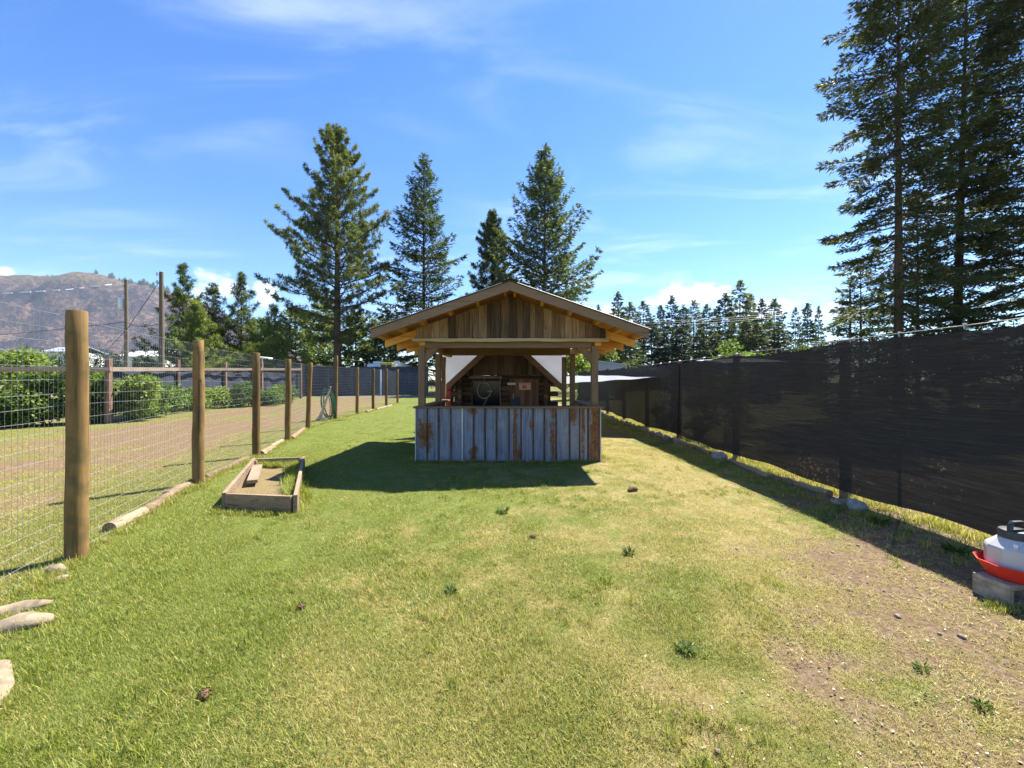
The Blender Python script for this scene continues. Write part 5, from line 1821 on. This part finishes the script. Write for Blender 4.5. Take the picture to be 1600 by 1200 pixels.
for (n_, y0, y1) in ((26000, 1.25, 9.0), (26000, 7.0, 26.0)):
    x, y = scatter(n_, None, None, y0, y1, in_lawn)
    d_, e_ = dry_dirt(x, y)
    keep = gr.random(len(x)) > e_ * 0.84
    x, y, d_, e_ = x[keep], y[keep], d_[keep], e_[keep]
    k_ = np.where(gr.random(len(x)) < d_ * 0.35 + 0.45 * e_, gr.integers(8, 10, len(x)), gr.integers(0, 5, len(x)))
    lush = fbm(x, y, 1.7, 4, 11)
    s_ = gr.uniform(0.7, 1.3, len(x)) * (0.75 + 1.3 * (lush - 0.35)) * (1 - 0.25 * d_)
    emit(x, y, s_, k_, np.clip(d_ * 0.95 + gr.normal(0, 0.13, len(x)) + 0.25 * e_, 0, 1))
# darker longer clumps in the lawn
x, y = scatter(3600, None, None, 1.5, 22.0, in_lawn)
lush = fbm(x, y, 1.6, 4, 15)
m_ = lush > 0.55
x, y = x[m_], y[m_]
d_, e_ = dry_dirt(x, y)
m_ = gr.random(len(x)) > e_ * 0.9
x, y, d_ = x[m_], y[m_], d_[m_]
emit(x, y, gr.uniform(0.4, 0.85, len(x)), gr.integers(5, 8, len(x)), np.clip(d_ * 0.45 - 0.05, 0, 1))
# longer grass against boards, posts, logs, hut foot and the cloth fence
def line_pts(a, b, n_, w, s0, s1, dry, kinds=(5, 8)):
    t = gr.random(n_)
    x = a[0] + (b[0] - a[0]) * t + gr.normal(0, w, n_)
    y = a[1] + (b[1] - a[1]) * t + gr.normal(0, w, n_)
    emit(x, y, gr.uniform(s0, s1, n_), gr.integers(kinds[0], kinds[1], n_), np.clip(gr.normal(dry, 0.15, n_), 0, 1))
line_pts((-3.3, 4.52), (-2.35, 4.40), 60, 0.03, 0.5, 1.0, 0.3)
line_pts((-2.30, 4.5), (-3.42, 6.95), 60, 0.04, 0.5, 1.0, 0.25)
line_pts((-2.55, 4.75), (-3.58, 6.75), 110, 0.04, 0.9, 1.7, 0.12)
line_pts((-3.6, 6.7), (-4.1, 6.65), 40, 0.05, 0.8, 1.3, 0.15)
line_pts((-1.75, 7.37), (1.62, 7.37), 110, 0.035, 0.5, 1.15, 0.35)
line_pts((1.72, 7.4), (1.72, 11.0), 60, 0.06, 0.5, 1.1, 0.35)
line_pts((-1.85, 7.4), (-1.85, 11.0), 70, 0.05, 0.5, 1.1, 0.15)
for a, b in zip(path[1:-1], path[2:]):
    line_pts(a, b, 110, 0.06, 0.5, 1.1, 0.38)
for y0 in np.arange(1.5, 20, 1.5):
    line_pts((float(right_x(y0)) + 0.15, y0), (float(right_x(y0)) + 0.15, y0 + 1.5), 75, 0.14, 0.6, 1.6, 0.72)
    line_pts((float(right_x(y0)) - 0.45, y0), (float(right_x(y0)) - 0.45, y0 + 1.5), 26, 0.12, 0.5, 1.0, 0.30)
for (px, py, wd_) in ((34, 990, 0.16), (30, 964, 0.15), (88, 902, 0.06), (97, 910, 0.05), (120, 880, 0.10), (310, 762, 0.10), (1338, 803, 0.10), (1311, 794, 0.08), (1124, 722, 0.12), (1550, 948, 0.12), (4, 1100, 0.10)):
    p = gnd(px, py)
    line_pts((p.x - wd_, p.y - 0.06), (p.x + wd_, p.y - 0.05), 16, 0.035, 0.4, 0.85, 0.35)
# verge and garden strip left of the wire fence
def left_side(x, y):
    return (x < left_x(y) - 0.05) & (x > -24)
x, y = scatter(42000, None, None, 1.6, 32.0, left_side)
q_ = drive_dry(x, y)[0]
pn = fbm(x, y, 0.9, 4, 33)
m_ = gr.random(len(x)) < np.clip(1.2 - q_ * 1.15 + 1.5 * (pn - 0.5), 0.05, 1)
x, y, q_, pn = x[m_], y[m_], q_[m_], pn[m_]
emit(x, y, gr.uniform(0.7, 1.35, len(x)), np.where(gr.random(len(x)) < 0.5, gr.integers(8, 10, len(x)), gr.integers(0, 5, len(x))), np.clip(0.35 + 0.5 * q_ + 0.6 * (0.5 - pn) + gr.normal(0, 0.15, len(x)), 0, 1))

PX, PY, PS, PK, PD = (np.concatenate(a) for a in (PX, PY, PS, PK, PD))
PZ = g(PX, PY) + 0.006 + np.where((PX > left_x(PY)), 0.02 * (fbm(PX, PY, 3.0, 3, 2) - 0.2), 0.002)
inbox = (np.abs((PX - (-2.82 - 1.07 * (PY - 4.55) / 2.25))) < 0.40) & (PY > 4.6) & (PY < 6.85)
PZ = PZ + np.where(inbox, 0.08, 0)
me = bpy.data.meshes.new('lawn_grass')
me.vertices.add(len(PX))
me.vertices.foreach_set('co', np.stack([PX, PY, PZ], -1).astype(np.float32).ravel())
for nm, arr, ty in (('size', PS, 'FLOAT'), ('dry', PD, 'FLOAT'), ('kind', PK, 'INT'), ('spin', gr.random(len(PX)) * 6.283, 'FLOAT')):
    a = me.attributes.new(nm, ty, 'POINT')
    a.data.foreach_set('value', arr.astype(np.int32 if ty == 'INT' else np.float32))
me.update()
grass = link(bpy.data.objects.new('lawn_grass', me))
tag(grass, 'short mown lawn grass, green on the left and dry straw on the right', None, None, 'stuff')


def scatter_nodes(obj, coll, name):
    ng = bpy.data.node_groups.new(name, 'GeometryNodeTree')
    ng.interface.new_socket('Geometry', in_out='INPUT', socket_type='NodeSocketGeometry')
    ng.interface.new_socket('Geometry', in_out='OUTPUT', socket_type='NodeSocketGeometry')
    N_, L_ = ng.nodes, ng.links
    gi, go = N_.new('NodeGroupInput'), N_.new('NodeGroupOutput')
    inst = N_.new('GeometryNodeInstanceOnPoints')
    ci = N_.new('GeometryNodeCollectionInfo')
    ci.inputs['Collection'].default_value = coll
    ci.inputs['Separate Children'].default_value = True
    ci.inputs['Reset Children'].default_value = True
    def attr(nm, dt):
        a = N_.new('GeometryNodeInputNamedAttribute')
        a.data_type = dt
        a.inputs['Name'].default_value = nm
        return a.outputs['Attribute']
    comb = N_.new('ShaderNodeCombineXYZ')
    L_.new(attr('spin', 'FLOAT'), comb.inputs[2])
    L_.new(gi.outputs[0], inst.inputs['Points'])
    L_.new(ci.outputs[0], inst.inputs['Instance'])
    inst.inputs['Pick Instance'].default_value = True
    L_.new(attr('kind', 'INT'), inst.inputs['Instance Index'])
    e2r = N_.new('FunctionNodeEulerToRotation')
    L_.new(comb.outputs[0], e2r.inputs[0])
    L_.new(e2r.outputs[0], inst.inputs['Rotation'])
    L_.new(attr('size', 'FLOAT'), inst.inputs['Scale'])
    L_.new(inst.outputs[0], go.inputs[0])
    mod = obj.modifiers.new(name, 'NODES')
    mod.node_group = ng


scatter_nodes(grass, tuft_col, 'grass_scatter')

# ------------------------------------------------------------------ small litter: chips, clods, cones, weeds
rs = np.random.default_rng(51)
n_ = 9000
u = rs.random(n_)
y = 1.5 * (8.5 / 1.5) ** u
x = rs.uniform(-0.6, 1.28, n_) * y
d_, e_ = dry_dirt(x, y)
k_ = (rs.random(n_) < e_ * 0.9 + 0.02) & (x < 3.9) & in_lawn(x, y)
x, y = x[k_], y[k_]
n_ = len(x)
z = g(x, y) + 0.006 + 0.02 * (fbm(x, y, 3.0, 3, 2) - 0.2) + 0.006
L_ = rs.uniform(0.006, 0.022, n_)
an = rs.random(n_) * 6.283
D = unit(np.stack([np.cos(an), np.sin(an), rs.normal(0, 0.25, n_)], -1))
V, Fq = kites(np.stack([x, y, z], -1), D, L_, L_ * rs.uniform(0.25, 0.8, n_), rs)
m, n = new_mat('wood_chip')
tone = n.new('ShaderNodeAttribute', attribute_name='tone').outputs['Fac']
finish(n, n.ramp(tone, [(0.0, (0.06, 0.04, 0.028)), (0.5, (0.27, 0.20, 0.13)), (1.0, (0.58, 0.50, 0.38))]), 0.9)
o = link(bpy.data.objects.new('wood_litter', np_mesh('wood_litter', V, [Fq], m, tone=rs.random(n_))))
tag(o, 'scattered wood chips and dry bits on the bare soil at the lower right', None, None, 'stuff')
# pebbles and clods on the driveway and the bare soil
V0, F0, T0 = stone_mesh(77)
VV, FF, TT, tn = [], [], [], []
off = 0
for k in range(520):
    if k < 340:
        yy = 2.2 * (14 / 2.2) ** rs.random()
        xx = float(left_x(yy)) - 0.4 - rs.random() * 6.0
        if xx < -1.3 * yy: continue
        zz = float(g(0, yy)) + 0.006
    else:
        yy = 1.5 * (6 / 1.5) ** rs.random()
        xx = rs.uniform(0.2, 1.25) * yy
        if float(dry_dirt(np.array([xx]), np.array([yy]))[1][0]) < 0.35 or xx > 3.9: continue
        zz = 0.014
    r = 0.005 + 0.014 * rs.random() ** 4
    VV.append(V0 * np.array([r, r * rs.uniform(0.7, 1.2), r * 0.7]) + np.array([xx, yy, zz + r * 0.2]))
    FF.append(np.array(F0) + off); TT.append(np.array(T0) + off); off += len(V0)
o = link(bpy.data.objects.new('pebbles', np_mesh('pebbles', np.concatenate(VV), [np.concatenate(FF), np.concatenate(TT)], M['clod'], smooth=True)))
tag(o, 'small pebbles and clods scattered on the dirt', None, None, 'stuff')

for (px, py, lab, r) in ((470, 956, 'pine cone lying in the green grass left of centre', 0.022), (319, 1096, 'small broken pine cone in the grass at the lower left', 0.024), (832, 844, 'dark pine cone in the middle of the lawn', 0.024)):
    p = gnd(px, py)
    mb = MB()
    mb.lathe([(0.2 * r, -1.2 * r), (0.8 * r, -0.8 * r), (r, 0), (0.7 * r, 0.8 * r), (0.25 * r, 1.3 * r)], (0, 0, 0), 9)
    for t in range(26):
        a, h = t * 2.4, -1.0 + 2.1 * t / 26
        rr_ = r * math.sqrt(max(0.05, 1 - (h / 1.35) ** 2))
        c = Vector((rr_ * math.cos(a), rr_ * math.sin(a), h * r))
        ou = Vector((math.cos(a), math.sin(a), 0.5)).normalized() * r * 0.45
        sd = Vector((-math.sin(a), math.cos(a), 0)) * r * 0.26
        mb.add([c - sd, c + sd, c + ou + Vector((0, 0, 0.1 * r))], [(0, 1, 2)])
    o = mb.build('pine_cone', M['cone'])
    o.location = (p.x, p.y, 0.03)
    o.rotation_euler = (R(80), 0, px * 0.1)
    tag(o, lab, 'pine cone', 'pine cones on the lawn')
p = gnd(988, 769); stone('dark clod of earth on the dry grass right of the hut', (p.x, p.y, 0.03), (0.07, 0.05, 0.045), 0.3, 61, 'cone', None, 'earth_clod', 'clod')

for k, (px, py, r, lab) in enumerate(((1072, 1022, 0.075, 'leafy weed with tiny white flowers in the dry grass'), (1441, 1052, 0.05, 'small green weed on the bare soil at the lower right'), (1536, 1113, 0.045, 'small green weed at the bottom right corner'),
                                      (785, 803, 0.10, 'broad green weed patch in front of the hut counter'), (983, 868, 0.07, 'dark green weed in the dry part of the lawn'), (704, 930, 0.06, 'low weed with one white flower in the green lawn'), (1372, 818, 0.14, 'dark low weed clump in the shade by the cloth fence'), (1495, 866, 0.13, 'dark low weed clump in the shade left of the chicken waterer'))):
    p = gnd(px, py)
    T = Tree(200 + k)
    n_ = 70
    a = T.rs.random(n_) * 6.283
    q = T.rs.random(n_) ** 0.7 * r * 0.45
    P = np.stack([q * np.cos(a), q * np.sin(a), T.rs.uniform(0.005, 0.03, n_)], -1)
    D = unit(np.stack([np.cos(a), np.sin(a), T.rs.uniform(0.1, 1.2, n_)], -1))
    Vv, Ff = kites(P, D, r * T.rs.uniform(0.35, 0.75, n_), r * T.rs.uniform(0.12, 0.22, n_), T.rs)
    T.add(Vv, Ff, T.rs.random(n_))
    o = link(bpy.data.objects.new('weed', T.mesh('weed', M['weed'])))
    o.location = (p.x, p.y, float(g(0, p.y)) + 0.006)
    tag(o, lab, 'weed', 'weeds in the lawn')
    if k in (0, 5):
        mb = MB()
        for t in range(6 if k == 0 else 1):
            c = Vector((random.uniform(-0.06, 0.06), random.uniform(-0.05, 0.05), 0.07 + 0.03 * random.random()))
            mb.tube([c, c + Vector((0, 0, 0.006))], [0.010, 0.006], 6)
        mb.build('flower', M['white_paint'], o, origin=o.location)
        o.children[0].location = (0, 0, 0)

# ------------------------------------------------------------------ air: one even, closed box of thin haze round the whole scene
m, n = new_mat('thin_haze')
pv = n.new('ShaderNodeVolumePrincipled', {'Color': (0.66, 0.80, 1.0), 'Density': 0.00008, 'Anisotropy': 0.2})
n.t.links.new(pv.outputs[0], n.new('ShaderNodeOutputMaterial').inputs['Volume'])
o = MB().box(-5400, 1600, -460, 3150, -8.0, 560).build('haze', m)
o['kind'] = 'stuff'
